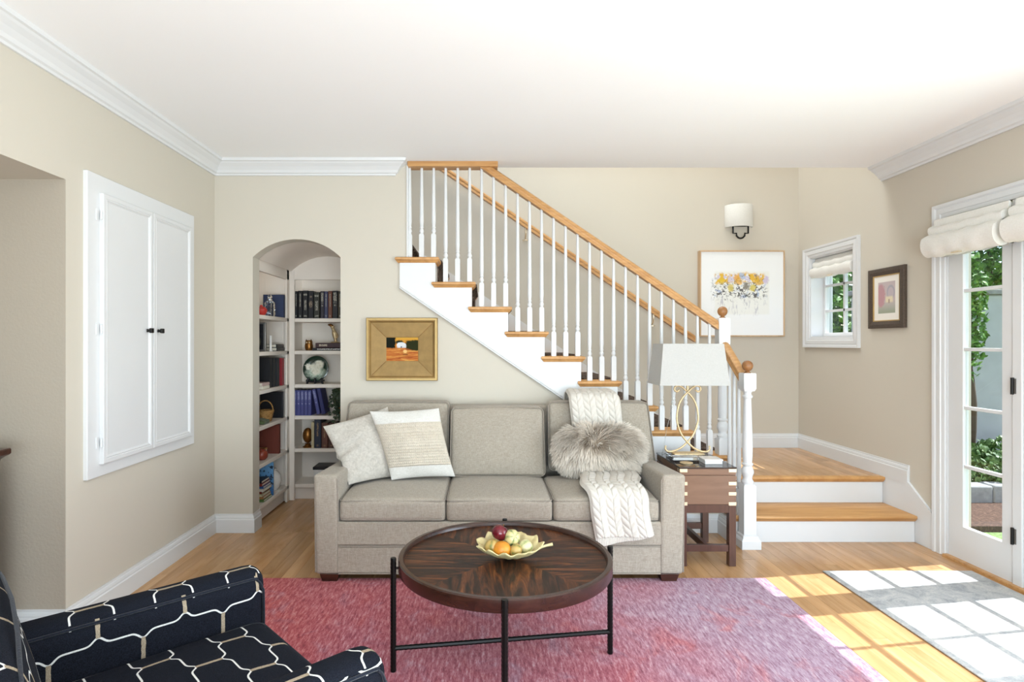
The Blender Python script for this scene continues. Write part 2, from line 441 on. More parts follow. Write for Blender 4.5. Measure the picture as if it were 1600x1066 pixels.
# ------------------------------------------------------------------ small window
win = struct(casing('window_1', WY0, WY1, WZ0, WZ1, .088, True).build('window_1', 'white'))
bx(XR+.0, XR+.17, WY1-.012, WY1, WZ0, WZ1).build('window_jamb', 'white', win)
bx(XR+.0, XR+.17, WY0, WY0+.012, WZ0, WZ1).build('window_jamb', 'white', win)
bx(XR+.0, XR+.17, WY0+.012, WY1-.012, WZ0, WZ0+.015).build('window_sill', 'white', win)
bx(XR+.0, XR+.17, WY0+.012, WY1-.012, WZ1-.012, WZ1).build('window_head', 'white', win)
wy = [WY0+.05, 5.1775, 5.4175, WY1-.05]; wy = [WY0+.045, (WY0+WY1)/2, WY1-.045]; wz = [WZ0+.05, 1.745, 1.985, WZ1-.05]
wall_holes(WY0+.012, WY1-.012, WZ0+.015, WZ1-.012, [(wy[0], wy[-1], wz[0], wz[-1])], XR+.115, XR+.155).build('sash_frame', 'white', win, bevel=.004)
for z in wz[1:-1]: bx(XR+.12, XR+.15, wy[0], wy[-1], z-.011, z+.011).build('muntin', 'white', win)
for y in wy[1:-1]: bx(XR+.12, XR+.15, y-.011, y+.011, wz[0], wz[-1]).build('muntin', 'white', win)
for a, b in zip(wy, wy[1:]):
    for z0, z1 in zip(wz, wz[1:]): bx(XR+.133, XR+.136, a+.004, b-.004, z0+.004, z1-.004).build('glass_pane', 'glass', win)

# ------------------------------------------------------------------ roman shades
MT['shade'] = fabric('white_roman_shade_linen', 'ece9e3', 'e2ded6', 260, bump=.3)
def shade(name, y0, y1, xw, top, folds, label, depth=1.0):
    """xw: plane it hangs from; folds: list of (z_top, z_bottom, depth)"""
    t = thing(name, label, 'window shade', (xw, (y0+y1)/2, folds[-1][1]), group=None)
    bx(xw-.028, xw-.004, y0+.01, y1-.01, top-.04, top).build('head_rail', 'shade', t, bevel=.006)
    flat = MB().prism([(xw-.03, top), (xw-.034, top-.01), (xw-.037, folds[0][0]-.02), (xw-.025, folds[0][0]-.02), (xw-.024, top)], 'y', y0, y1)
    flat.build('upper_panel', 'shade', t)
    for k, (zt, zb, d) in enumerate(folds):
        pr = []
        for i in range(17):                       # a soft belly that rolls out and tucks back under itself
            a = i/16; ang_ = -PI*.5+a*PI*1.28
            rr_ = (zt-zb)*.5; zc = zb+rr_
            pr.append((xw-.03-d*(.42+.58*math.cos(ang_))*min(1, .25+a*3), zc-rr_*math.sin(ang_)))
        inner = [(xw-.026, z) for x, z in pr]
        b = MB(); n = 14; R = []
        for j in range(n+1):
            y = y0+(y1-y0)*j/n; sag = .006*math.sin(j*1.7+k)+.005*math.sin(PI*j/n)
            R.append([(x-sag*.4, y, z-sag) for x, z in pr+inner[::-1]])
        b.rings(R).build('fold', 'shade', t, smooth=50)
    bx(xw-.05, xw-.026, y0+.02, y1-.02, folds[-1][1]+.005, folds[-1][1]+.02).build('bottom_bar', 'shade', t)
    bx(xw-.03-folds[-1][2]*.92, xw-.02-folds[-1][2]*.8, (y0+y1)/2-.03, (y0+y1)/2+.03, folds[-1][1]-.004, folds[-1][1]+.004).build('pull_tab', 'brass', t)
    return t
shade('roman_shade', 3.44, 4.01, XR-.03, 2.285, [(2.24, 2.165, .05), (2.19, 2.025, .10)], 'white folded roman shade over the narrow glazed door panel beside the wall')
shade('roman_shade', 2.52, 3.395, XR-.03, 2.285, [(2.24, 2.165, .05), (2.19, 2.025, .10)], 'white roman shade at the right edge, over the second door leaf past the hinges')
shade('roman_shade', WY0+.02, WY1-.02, XR+.07, WZ1-.015, [(2.215, 2.15, .035), (2.165, 2.06, .065)], 'small white roman shade pulled up inside the little window')
# ================================================================== staircase
st = thing('staircase', 'white staircase with oak treads, oak handrail and turned white balusters', 'staircase', (1.87, 4.5, 0))
RISE, RUN, X9, Z9 = .1885, .277, 1.882, .5885
def tz(k): return Z9+RISE*(9-k)
def tx(k): return X9-RUN*(9-k)
def tread_mb(x0, x1, y0, y1, z, inset=(1, 1, 1, 1)):
    R = []
    for i, dz in ((.006, 0), (.001, -.005), (0, -.013), (.002, -.021), (.008, -.025), (.010, -.029), (.016, -.037), (.024, -.044)):
        a, b, c, d = [i*q for q in inset]
        R.append([(x0+a, y0+c, z+dz), (x1-b, y0+c, z+dz), (x1-b, y1-d, z+dz), (x0+a, y1-d, z+dz)])
    return MB().rings(R)
for k in range(-1, 10):
    z = tz(k); x = tx(k)
    tread_mb(x-.335, x, 4.43 if k > 0 else 4.605, 5.835, z, (1, 1, 1, 0)).build('tread', 'oak_x', st, smooth=50)
    zb = tz(k+1) if k < 9 else ZL
    bx(x-.05, x-.03, 4.475 if k > 0 else 4.605, 5.835, zb, z-.04).build('riser', 'white', st)
MT['runner'] = None
t = NT('dark_patterned_carpet'); v = t.coord(scale=(1, 1, 1))
f = t.noise(v, 38, 3, .6, 1.5); col = t.ramp(f, [(.42, '2f2622'), (.5, '4b3d36'), (.62, '7b6a5d')]); t.bump(t.noise(v, 400, 2), .5, .003)
MT['runner'] = t.base(col, .95, 0, .1)
for k in range(-1, 10):
    z = tz(k); x = tx(k); zb = tz(k+1) if k < 9 else ZL
    pr = [(x-RUN-.03, z), (x-RUN-.03, z+.009), (x-.008, z+.009), (x+.006, z+.002), (x+.007, z-.02), (x-.006, z-.032), (x-.019, z-.05), (x-.019, zb+.003), (x-.0295, zb+.003), (x-.0295, z-.045), (x-.001, z-.022), (x-.001, z-.004), (x-.010, z)]
    MB().prism(pr, 'y', 4.66, 5.64).build('carpet_runner', 'runner', st)
# outer stringer: saw-tooth top, sloping lower edge
top = []
for k in range(1, 10):
    zz = tz(k)-.03; xr = tx(k)-.03
    xl = tx(k)-RUN-.03
    if k == 1: xl = -.635
    top += [(xl, zz), (xr, zz)]
top += [(1.852, ZL)]
pl = top+[(1.852, .15), (1.80, .15), (1.80, stri(1.80)), (-.635, stri(-.635))]
MB().prism(pl, 'y', 4.452, 4.472).build('stringer', 'white', st)
for d, y in ((0, 4.444), (.014, 4.448)):
    P = [(-.635, y, stri(-.635)+d), (1.80, y, stri(1.80)+d)]
    MB().tube(P, .006, 8).build('stringer_moulding', 'white', st, smooth=60)
wl = [(x, tz(9)+(X9-x)/RUN*RISE) for x in (1.90, -.9)]
MB().prism([(1.90, .40), (1.90, wl[0][1]+.05), (-.9, wl[1][1]+.05), (-.9, wl[1][1]-.3), (1.5, .40)], 'y', 5.83, 5.85).build('wall_skirt', 'white', st)
# landing and the two lower steps
LX0, LX1 = 1.80, XR-.02
bx(LX0+.04, LX1, 4.61, YC-.002, 0, ZL-.013).build('landing_base', 'white', st)
for i in range(16):
    x = 1.89+i*.0806; e = 5.0+rnd.uniform(-.15, .5)
    for a, b in ((4.615, e), (e, YC-.022)): plank(x, a, b, ZL+rnd.uniform(-.0006, 0), st)
tread_mb(LX0+.03, LX1, 4.56, 4.615, ZL, (1, 0, 1, 0)).build('landing_nosing', 'oak_x', st, smooth=50)
bx(LX0+.05, LX1, 4.59, 4.61, .195, ZL-.03).build('riser', 'white', st)
tread_mb(LX0+.01, LX1, 4.22, 4.60, .195, (1, 0, 1, 0)).build('tread', 'oak_rail', st, smooth=50)
bx(LX0+.05, LX1, 4.25, 4.27, 0, .155).build('riser', 'white', st)
bx(LX0+.0, LX0+.05, 4.25, 4.475, 0, .155).build('side_panel', 'white', st)
bx(LX0+.05, LX0+.06, 4.47, 4.60, .155, ZL-.02).build('side_panel', 'white', st)
# balusters
def baluster_mb(x, y, z0, z1):
    b = MB(); q = .0185; blk = .178
    def sq(h, z): return [(x+sx*h, y+sy*h, z) for sx, sy in ((-1,-1),(1,-1),(1,1),(-1,1))]
    b.rings([sq(q, z0), sq(q, z0+blk), sq(q*.72, z0+blk+.011)])
    pr = [(.0125, .186), (.0125, .196), (.017, .203), (.0178, .212), (.0135, .222), (.0122, .230), (.0155, .235), (.0155, .241), (.013, .246), (.0165, .285)]
    pr = [(r, z0+z) for r, z in pr]+[(.0105, z1)]
    b.lathe([(r, z) for r, z in pr], (x, y, 0), 12); return b
def rail_z(x): return 2.798-.6805*(x+.036) if x > -.036 else 2.798
for j in range(26):
    x = -.566+RUN/3*j; k = j//3+1
    baluster_mb(x, 4.51, tz(k), rail_z(x)+.01).build('baluster', 'white', st, smooth=40)
# rails
sec = [(-.030, 0), (.030, 0), (.030, .012), (.026, .018), (.026, .026), (.031, .034), (.029, .048), (.018, .058), (0, .062), (-.018, .058), (-.029, .048), (-.031, .034), (-.026, .026), (-.026, .018), (-.030, .012)]
def rail_mb(p, q, s=1.0, verticals=True):
    """section swept from p to q, plumb-cut ends"""
    p, q = Vector(p), Vector(q); d = (q-p); hd = Vector((d.x, d.y, 0)).normalized(); sd = Vector((hd.y, -hd.x, 0))
    k = math.sqrt(d.length_squared/(d.x**2+d.y**2))
    return MB().rings([[tuple(e+sd*a*s+Vector((0, 0, b*k*s))) for a, b in sec] for e in (p, q)])
rail_mb((-.12, 4.51, rail_z(-.036)+.6805*.084), (1.81, 4.51, rail_z(1.81))).build('handrail', 'oak_rail', st, smooth=35)
bx(-.577, .112, 4.455, 4.565, 2.79, ZC).build('ceiling_rail', 'oak_rail', st, bevel=.004)
rail_mb((1.852, 4.475, 1.375), (1.872, 4.19, 1.145)).build('handrail', 'oak_rail', st, smooth=35)
for y in (4.425, 4.345, 4.265):
    baluster_mb(1.862, y, .195, 1.145+(y-4.19)/.285*.23+.005).build('baluster', 'white', st, smooth=40)
def newel(x, y, z0, zb, zt, ze, plinth):
    h = .043
    def sq(k, z): return [(x+sx*k, y+sy*k, z) for sx, sy in ((-1,-1),(1,-1),(1,1),(-1,1))]
    b = MB(); b.rings([sq(h, z0), sq(h, zb-.012), sq(h*.78, zb)])
    L = zt-zb
    pr = [(.036, -.002), (.040, .008), (.041, .018), (.034, .028), (.030, .038), (.034, .055), (.041, .075), (.042, .09), (.036, .11), (.029, .125), (.037, .133), (.038, .143), (.030, .150), (.034, .20), (.0345, L*.45), (.026, L-.09), (.0245, L-.055), (.034, L-.045), (.035, L-.035), (.026, L-.026), (.026, L-.012), (.034, L+.001)]
    b.lathe([(r, zb+z) for r, z in pr], (x, y, 0), 24)
    b.rings([sq(h*.8, zt), sq(h, zt+.018), sq(h, ze-.006), sq(h*.92, ze)])
    o = b.build('newel_post', 'white', st, smooth=40)
    c = MB().lathe([(r*.88, z*.88) for r, z in [(.012, -.002), (.026, 0), (.026, .006), (.018, .010), (.016, .016), (.026, .022), (.036, .034), (.0425, .052), (.0425, .064), (.037, .082), (.024, .095), (.008, .1005), (.001, .101)]], (x, y, ze), 24)
    c.build('ball_cap', 'oak_ball', o, smooth=60)
    if plinth:
        p = h+.0
        R = [[(x+sx*(p+d), y+sy*(p+d), z) for sx, sy in ((-1,-1),(1,-1),(1,1),(-1,1))] for d, z in ((0, 0), (.024, 0), (.024, .055), (.018, .066), (.012, .072), (.010, .088), (0, .095))]
        MB().rings(R).build('plinth', 'white', o)
newel(1.845, 4.515, Z9, .715, 1.42, 1.637, False)
newel(1.875, 4.155, 0, .448, 1.105, 1.232, True)

# handrail on the stairwell wall
hr = thing('wall_handrail', 'oak handrail fixed along the wall behind the white balusters', 'handrail', (.9, 5.78, 1.9))
a, b = (-.70, 5.775, 3.36-.10), (2.085, 5.775, 1.45+.003)
def hz(x): return 1.45+(2.085-x)*.676
rail_mb((-.9, 5.775, hz(-.9)), (2.085, 5.775, hz(2.085)), .95).build('rail', 'oak_rail', hr, smooth=35)
for x in (.42, 1.68):
    c = MB().tube(spline([(x, 5.845, hz(x)-.09), (x, 5.81, hz(x)-.085), (x, 5.78, hz(x)-.05), (x, 5.775, hz(x)+.004)], 10), .008, 8)
    c.lathe([(.001, 0), (.028, 0), (.028, .008), (.001, .01)], (x, 5.83, hz(x)-.115), 14)
    c.build('bracket', 'brass', hr, smooth=50)

# ================================================================== arched nook with its two built-in bookcases
vr = [(acx+(Rr+.02)*math.sin(-aa*1.0+2*aa*i/24), acz+(Rr+.02)*math.cos(-aa+2*aa*i/24)) for i in range(25)]
struct(MB().prism(arc+vr[::-1], 'y', 4.59, 5.42).build('ceiling_nook', 'white2', smooth=40))
struct(bx(ax1-.0, ax1+.05, 4.60, 5.75, 0, 2.3).build('wall_nook_right', 'wall'))
struct(bx(-2.14, -2.09, 4.60, 5.75, 0, 2.5).build('wall_nook_left', 'wall'))
struct(bx(-2.1, ax1, 5.70, 5.75, 0, 2.5).build('wall_nook_back', 'wall'))
SH = [.147, .474, .775, 1.065, 1.373, 1.67]
bl = thing('bookcase', 'white built-in bookcase along the left side of the arched nook', 'bookcase', (-1.92, 4.98, 0))
bb = thing('bookcase', 'white built-in bookcase facing out at the back of the arched nook', 'bookcase', (-1.43, 5.5, 0))
FX = -1.775; BX0 = -2.08
bx(BX0, BX0+.012, 4.605, 5.37, .09, 2.2).build('back_panel', 'white2', bl)
bx(BX0+.012, FX, 5.352, 5.372, 0, 2.12).build('side_panel', 'white2', bl)
bx(BX0+.012, FX, 4.605, 4.622, 0, 2.12).build('side_panel', 'white2', bl)
bx(FX-.02, FX, 5.30, 5.352, 0, 2.12).build('face_stile', 'white2', bl, bevel=.003)
bx(FX-.03, FX+.0, 4.605, 5.352, 2.02, 2.12).build('valance', 'white2', bl)
bx(FX-.06, FX-.045, 4.605, 5.37, 0, .115).build('toe_kick', 'white2', bl)
for i, z in enumerate(SH):
    bx(BX0+.012, FX, 4.622, 5.352, z-.032, z).build('shelf', 'white2', bl, bevel=.003)
for x in (-1.99, -1.84):
    bx(x-.006, x+.006, 5.349, 5.3535, .2, 2.0).build('shelf_track', 'white2', bl)
FY = 5.38
bx(FX+.0, ax1, 5.68, 5.695, .09, 2.2).build('back_panel', 'white2', bb)
bx(FX+.0, FX+.02, FY, 5.68, 0, 2.12).build('side_panel', 'white2', bb)
bx(FX-.01, FX+.045, FY-.012, FY+.008, 0, 2.12).build('face_stile', 'white2', bb, bevel=.003)
vp = [(ax0-.02, 2.024), (ax1, 2.024)]+[(x, z) for x, z in reversed(arc)]
MB().prism(vp, 'y', FY-.01, FY+.012).build('valance', 'white2', bb)
bx(FX+.02, ax1, FY+.05, FY+.065, 0, .115).build('toe_kick', 'white2', bb)
for z in SH:
    bx(FX+.02, ax1, FY, 5.68, z-.034, z).build('shelf', 'white2', bb, bevel=.003)

# ================================================================== things on the wall
cab = thing('wall_cabinet', 'white recessed two-door cabinet with black knobs on the left wall', 'cabinet', (-2.04, 3.55, .74))
cw = wall_holes(3.0, 4.11, .74, 2.335, [(3.10, 4.02, .815, 2.23)], -2.052, -2.028)
cw.build('face_frame', 'white', cab, bevel=.003)
for s, (a, b) in enumerate(((3.092, 3.558), (3.564, 4.03))):
    R = []
    for i, x in ((0, -2.027), (0, -2.006), (.003, -2.004), (.022, -2.004), (.026, -2.007), (.032, -2.005), (.038, -2.010), (.042, -2.012)):
        R.append([(x, a+i, .806+i), (x, b-i, .806+i), (x, b-i, 2.238-i), (x, a+i, 2.238-i)])
    dr = MB().rings(R).build('door', 'white', cab)
    ky = b-.055 if s == 0 else a+.055
    kn = MB()
    kn.rings([[(-2.009+d, ky+h*u, 1.52+h*v_) for u, v_ in ((-1,-1),(1,-1),(1,1),(-1,1))] for d, h in ((0, .009), (.006, .009), (.008, .005), (.016, .005), (.018, .013), (.030, .015), (.034, .012))])
    kn.build('knob', 'blackmetal', dr, bevel=.002)
    if s == 0:
        for z in (2.12, 1.52, .92):
            h = MB().tube([(-2.012, a-.006, z-.022), (-2.012, a-.006, z+.022)], .006, 8); h.build('hinge', 'white', dr, smooth=40)
            bx(-2.028, -2.023, a-.026, a-.008, z-.03, z+.03).build('hinge_leaf', 'white', dr)

def frame_mb(axis, c, a0, a1, z0, z1, wd, prof):
    """picture frame; prof: (fraction across the width from outside, depth off the wall)"""
    R = []
    for f, d in prof:
        k = f*wd
        if axis == 'y': R.append([(a0+k, c-d, z0+k), (a1-k, c-d, z0+k), (a1-k, c-d, z1-k), (a0+k, c-d, z1-k)])
        else: R.append([(c-d, a0+k, z0+k), (c-d, a1-k, z0+k), (c-d, a1-k, z1-k), (c-d, a0+k, z1-k)])
    return MB().rings(R, closed=True)
def art(name, kind):
    t = NT(name); t.uvs = t.sep(t.coord('Generated')); return t
def boxmask(t, u, v, u0, u1, v0, v1, soft=.01):
    def step(x, e, s): return t.math('DIVIDE', t.math('SUBTRACT', x, e-s), 2*s, clamp=True)
    m = t.math('MULTIPLY', step(u, u0, soft), t.math('SUBTRACT', 1, step(u, u1, soft)))
    n = t.math('MULTIPLY', step(v, v0, soft), t.math('SUBTRACT', 1, step(v, v1, soft)))
    return t.math('MULTIPLY', m, n)
def discmask(t, u, v, cu, cv, ru, rv, soft=.15):
    d = t.math('SQRT', t.math('ADD', t.math('POWER', t.math('DIVIDE', t.math('SUBTRACT', u, cu), ru), 2), t.math('POWER', t.math('DIVIDE', t.math('SUBTRACT', v, cv), rv), 2)))
    return t.math('DIVIDE', t.math('SUBTRACT', 1+soft, d), 2*soft, clamp=True)
# landscape in the wide gold frame
pa = thing('framed_painting', 'small harvest landscape painting in a wide gold frame above the sofa', 'painting', (-.618, YA-.02, 1.155))
MT['goldframe'] = plain('gold_leaf_frame', '947645', .55, .35, var=.14, nscale=14)
MT['goldedge'] = plain('pale_gold_edge', 'b89a63', .45, .4)
GP = [(0, .002), (0, .030), (.08, .038), (.17, .036), (.22, .026), (.24, .021), (.96, .010), (1, .008), (1, .002)]
frame_mb('y', YA, -.888, -.346, 1.158, 1.636, .150, GP).build('frame', 'goldframe', pa)
frame_mb('y', YA, -.888, -.346, 1.158, 1.636, .022, [(0, .030), (.25, .041), (.8, .041), (1, .030), (1, .026), (0, .026)]).build('frame_edge', 'goldedge', pa, smooth=50)
for sx, sz in ((-1, -1), (1, -1), (-1, 1), (1, 1)):      # mitre lines of the wide flat
    cx, cz = -.617, 1.397
    p = Vector((cx+sx*.233, YA-.0215, cz+sz*.201)); q = Vector((cx+sx*.124, YA-.0115, cz+sz*.092))
    MB().tube([p, q], .0012, 5).build('mitre_line', 'bronze', pa)
t = art('harvest_landscape_paint', 0); u, v = t.uvs[0], t.uvs[2]
nz = t.noise(t.coord('Generated', scale=(1, 1, 1)), 12, 5, .7)
u = t.math('ADD', u, t.math('MULTIPLY', t.math('SUBTRACT', t.noise(t.coord('Generated', loc=(4, 2, 7)), 10, 5, .7), .5), .12))
wav = t.math('ADD', v, t.math('MULTIPLY', t.math('SUBTRACT', nz, .5), .12))
sw = t.noise(t.coord('Generated', scale=(2.2, 1, 16), rot=(0, .35, 0)), 1, 4, .6, 1.2)
field = t.ramp(sw, [(.3, '8f4424'), (.5, 'b86c34'), (.68, 'd09c50')])
skyc = t.ramp(v, [(.7, 'c47b30'), (1, 'c89a3e')])
col = t.mix(boxmask(t, u, wav, -1, 2, .56, 2, .012), field, skyc)
col = t.mix(boxmask(t, u, wav, .62, 2, .52, .86, .03), col, lin('2b2c16'))
col = t.mix(discmask(t, u, wav, 1.0, .66, .42, .22, .1), col, lin('2a2c14'))
col = t.mix(boxmask(t, u, wav, -1, .29, .55, 2, .02), col, lin('14170f'))
col = t.mix(discmask(t, u, wav, .42, .78, .12, .09, .2), col, lin('2c2f1e'))
col = t.mix(boxmask(t, u, v, .34, .62, .56, .70, .012), col, lin('c9cacc'))
col = t.mix(discmask(t, u, v, .47, .70, .14, .09, .05), col, lin('d3d4d6'))
col = t.mix(boxmask(t, u, v, .45, .49, .56, .62, .008), col, lin('3b3b3e'))
col = t.mix(discmask(t, u, v, .59, .37, .075, .11, .1), col, lin('b5773b'))
col = t.mix(discmask(t, u, v, .59, .41, .065, .07, .2), col, lin('e0b373'))
col = t.mix(boxmask(t, u, v, .51, .68, .26, .30, .02), col, lin('6a3a20'))
MT['landscape'] = t.base(col, .7, 0, .1)
bx(-.741, -.493, YA-.0075, YA-.003, 1.305, 1.489).build('canvas', 'landscape', pa)

# large botanical abstract by the landing
fa = thing('framed_artwork', 'large square floral abstract on white paper in a thin pale wood frame', 'painting', (2.56, YC-.03, 1.505))
MT['paleframe'] = wood('pale_wood_frame', 'cfae88', 'b99670', (20, 20, 2), .4)
frame_mb('y', YC, 2.142, 2.982, 1.507, 2.358, .012, [(0, .002), (0, .062), (.3, .064), (1, .064), (1, .05), (1, .002)]).build('frame', 'paleframe', fa)
t = art('floral_abstract_print', 0); u, v = t.uvs[0], t.uvs[2]
vec = t.coord('Generated', scale=(1, 1, 1))
def vor(scale, rnd_=1.0):
    x = t.n('ShaderNodeTexVoronoi'); t.l(vec, x.inputs['Vector']); x.inputs['Scale'].default_value = scale; return x
paper = lin('eeeeee')
n1 = t.noise(vec, 7, 4, .6); n2 = t.noise(vec, 16, 5, .7, 1.0); n3 = t.noise(vec, 24, 4, .7, .5)
top_band = boxmask(t, t.math('ADD', u, t.math('MULTIPLY', n2, .06)), t.math('ADD', v, t.math('MULTIPLY', t.math('SUBTRACT', n1, .5), .16)), .20, .80, .62, .745, .015)
mid_band = boxmask(t, t.math('ADD', u, t.math('MULTIPLY', n2, .06)), t.math('ADD', v, t.math('MULTIPLY', t.math('SUBTRACT', n1, .5), .22)), .17, .82, .44, .66, .03)
low_band = boxmask(t, t.math('ADD', u, t.math('MULTIPLY', n2, .06)), t.math('ADD', v, t.math('MULTIPLY', t.math('SUBTRACT', n1, .5), .35)), .19, .80, .27, .50, .05)
def th(x, a, b): return t.math('DIVIDE', t.math('SUBTRACT', x, a), b-a, clamp=True)
nA = t.noise(vec, 11, 3, .5); nB = t.noise(t.coord('Generated', loc=(3.1, 1, 2)), 15, 3, .6, 1); nC = t.noise(t.coord('Generated', loc=(7.7, 4, 2)), 26, 4, .7, 1)
nD = t.noise(t.coord('Generated', loc=(1.7, 8, 5), scale=(22, 1, 6)), 1, 4, .7, .5)
col = t.mix(boxmask(t, u, v, .17, .83, .25, .765, .01), paper, lin('eae9e4'))
col = t.mix(t.math('MULTIPLY', low_band, t.math('MULTIPLY', th(nD, .55, .62), .7)), col, lin('a9a6b4'))
col = t.mix(t.math('MULTIPLY', mid_band, th(nB, .56, .60)), col, lin('b3bdd4'))
col = t.mix(t.math('MULTIPLY', mid_band, th(nC, .52, .56)), col, lin('605d5b'))
col = t.mix(t.math('MULTIPLY', top_band, th(nB, .50, .54)), col, lin('cdc3d6'))
col = t.mix(t.math('MULTIPLY', top_band, th(nA, .47, .50)), col, lin('e0b13c'))
for cu, cv, cc in ((.25, .655, 'ddb935'), (.43, .69, 'e2a63e'), (.47, .65, 'dfaa45'), (.68, .68, 'd9aa38'), (.70, .64, 'd8a93a'), (.63, .57, 'd4c048'), (.36, .57, 'd4bf58'), (.79, .66, 'c9b8d4'), (.50, .71, 'a9bede'), (.36, .67, 'cfc9de'), (.55, .585, '6d6456')):
    col = t.mix(t.math('MULTIPLY', discmask(t, t.math('ADD', u, t.math('MULTIPLY', t.math('SUBTRACT', n3, .5), .08)), t.math('ADD', v, t.math('MULTIPLY', t.math('SUBTRACT', n2, .5), .1)), cu, cv, .036, .040, .3), .85), col, lin(cc))
col = t.mix(t.math('MULTIPLY', top_band, th(nC, .60, .64)), col, lin('5d5a50'))
MT['floral'] = t.base(col, .35)
bx(2.154, 2.970, YC-.055, YC-.045, 1.519, 2.346).build('print', 'floral', fa)
# small print on the right wall
sp = thing('framed_print', 'small print in a dark carved frame between the little window and the door', 'painting', (XR-.02, 4.55, 1.56))
MT['carved'] = plain('dark_carved_frame', '4f4238', .5, .2, var=.35, nscale=160, bump=1.0, bscale=220)
frame_mb('x', XR, 4.348, 4.758, 1.56, 2.03, .056, [(0, .002), (0, .022), (.12, .028), (.5, .030), (.85, .022), (1, .018), (1, .002)]).build('frame', 'carved', sp)
frame_mb('x', XR, 4.403, 4.703, 1.615, 1.975, .008, [(0, .004), (0, .021), (1, .019), (1, .004)]).build('frame_lip', 'goldedge', sp)
t = art('pastel_print', 0); u, v = t.math('SUBTRACT', 1, t.uvs[1]), t.uvs[2]
nz = t.noise(t.coord('Generated'), 14, 4, .7)
inner = t.ramp(v, [(.2, '9aa08c'), (.34, 'b3ada6'), (.45, 'c2b3b2'), (.8, 'bfb0b0')])
uj = t.math('ADD', u, t.math('MULTIPLY', t.math('SUBTRACT', nz, .5), .25))
inner = t.mix(discmask(t, uj, v, .27, .56, .17, .26, .1), inner, lin('b98d92'))
inner = t.mix(discmask(t, u, v, .66, .62, .15, .16, .05), inner, lin('a6a2ab'))
inner = t.mix(discmask(t, u, v, .66, .60, .11, .13, .05), inner, lin('bdb0b4'))
inner = t.mix(boxmask(t, u, v, .46, .74, .40, .53, .02), inner, lin('ded0b2'))
inner = t.mix(boxmask(t, u, v, .57, .62, .38, .47, .01), inner, lin('a08f7c'))
MT['pastel'] = t.base(t.mix(boxmask(t, u, v, .17, .83, .16, .86, .006), lin('ece6dc'), inner), .5)
bx(XR-.014, XR-.006, 4.408, 4.698, 1.62, 1.97).build('print', 'pastel', sp)

# wall sconce
so = thing('wall_sconce', 'wall sconce with a white drum shade and a black bracket over the floral print', 'wall lamp', (2.55, YC-.08, 2.48))
MT['lampshade'] = fabric('white_linen_lamp_shade', 'bdbbb7', 'b4b2ad', 300, bump=.25)
MT['sconceshade'] = fabric('white_sconce_linen', 'e4e1da', 'dad7d0', 300, bump=.2)
cx = 2.545; R = []
b = MB(); n = 24
for r_, z0, z1 in ((1, 2.592, 2.812),):
    for z in (2.592, 2.597, 2.807, 2.812):
        k = 1.02 if z in (2.597, 2.807) else 1.0
        R.append([(cx-.134*k*math.cos(PI*i/n), YC-.004-.115*k*math.sin(PI*i/n), z) for i in range(n+1)])
        
    for z in (2.812, 2.592): R.append([(cx-.128*math.cos(PI*i/n), YC-.004-.109*math.sin(PI*i/n), z) for i in range(n+1)])
k = b.add([p for r in R for p in r], [])
for i in range(len(R)):
    for j in range(n):
        a = k+i*(n+1); c = k+((i+1) % len(R))*(n+1); b.f.append((a+j, a+j+1, c+j+1, c+j))
b.f.append(tuple(k+i*(n+1) for i in range(len(R)))); b.f.append(tuple(k+i*(n+1)+n for i in range(len(R))))
b.build('shade', 'sconceshade', so, smooth=40)
pts = [(cx-.075, 2.60), (cx-.075, 2.528), (cx-.042, 2.528), (cx-.040, 2.50)]
pts += [(cx-.038*math.cos(PI*i/8), 2.512-.034*math.sin(PI*i/8)) for i in range(1, 8)]
pts += [(cx+.040, 2.50), (cx+.042, 2.528), (cx+.075, 2.528), (cx+.075, 2.60)]
MB().tube([(x, YC-.06, z) for x, z in pts], .0085, 8).build('bracket', 'iron', so, smooth=40)
bx(cx-.05, cx+.05, YC-.014, YC-.001, 2.62, 2.74).build('back_plate', 'iron', so, bevel=.003)
MB().tube([(cx, YC-.01, 2.66), (cx, YC-.06, 2.66), (cx, YC-.06, 2.60)], .008, 8).build('arm', 'iron', so, smooth=40)
MB().tube([(cx-.078, YC-.06, 2.60), (cx+.078, YC-.06, 2.60)], .006, 8).build('cross_bar', 'iron', so, smooth=40)
MB().lathe([(.001, 0), (.02, .002), (.03, .03), (.028, .055), (.014, .08), (.012, .1), (.001, .101)], (cx, YC-.06, 2.66), 16).build('bulb', 'bwhite', so, smooth=60)
# ================================================================== rugs
RT = .011
def rug(name, x0, x1, y0, y1, th, m, label, nx_, ny_, amp=.0015):
    b = MB()
    b.box(x0, x1, y0, y1, .0006, th)
    o = b.build(name, m, bevel=.004)
    return tag(o, label, 'rug')
t = NT('faded_red_rug'); v = t.coord()
st1 = t.noise(t.coord(scale=(75, 13, 1)), 1, 4, .72); blot = t.noise(t.coord(scale=(5, 3.2, 1), loc=(3, 1, 0)), 1, 4, .6, .8); big = t.noise(t.coord(scale=(1.1, .9, 1)), 1, 3, .5, .6); fine = t.noise(t.coord(scale=(260, 60, 1)), 1, 3, .6)
x_ = t.sep(v)[0]
base_c = t.ramp(t.math('ADD', t.math('MULTIPLY', st1, .75), t.math('MULTIPLY', fine, .25)), [(.34, '6d2434'), (.45, '9b4453'), (.54, 'b56873'), (.68, 'd0a5ab')])
pale = t.ramp(t.math('ADD', t.math('MULTIPLY', st1, .75), t.math('MULTIPLY', fine, .25)), [(.34, '744559'), (.45, '9a768a'), (.55, 'b095a5'), (.68, 'c8b9c2')])
coral = t.ramp(t.math('ADD', t.math('MULTIPLY', st1, .75), t.math('MULTIPLY', fine, .25)), [(.34, '741c22'), (.45, 'a4383d'), (.54, 'bd5a5a'), (.68, 'd39a92')])
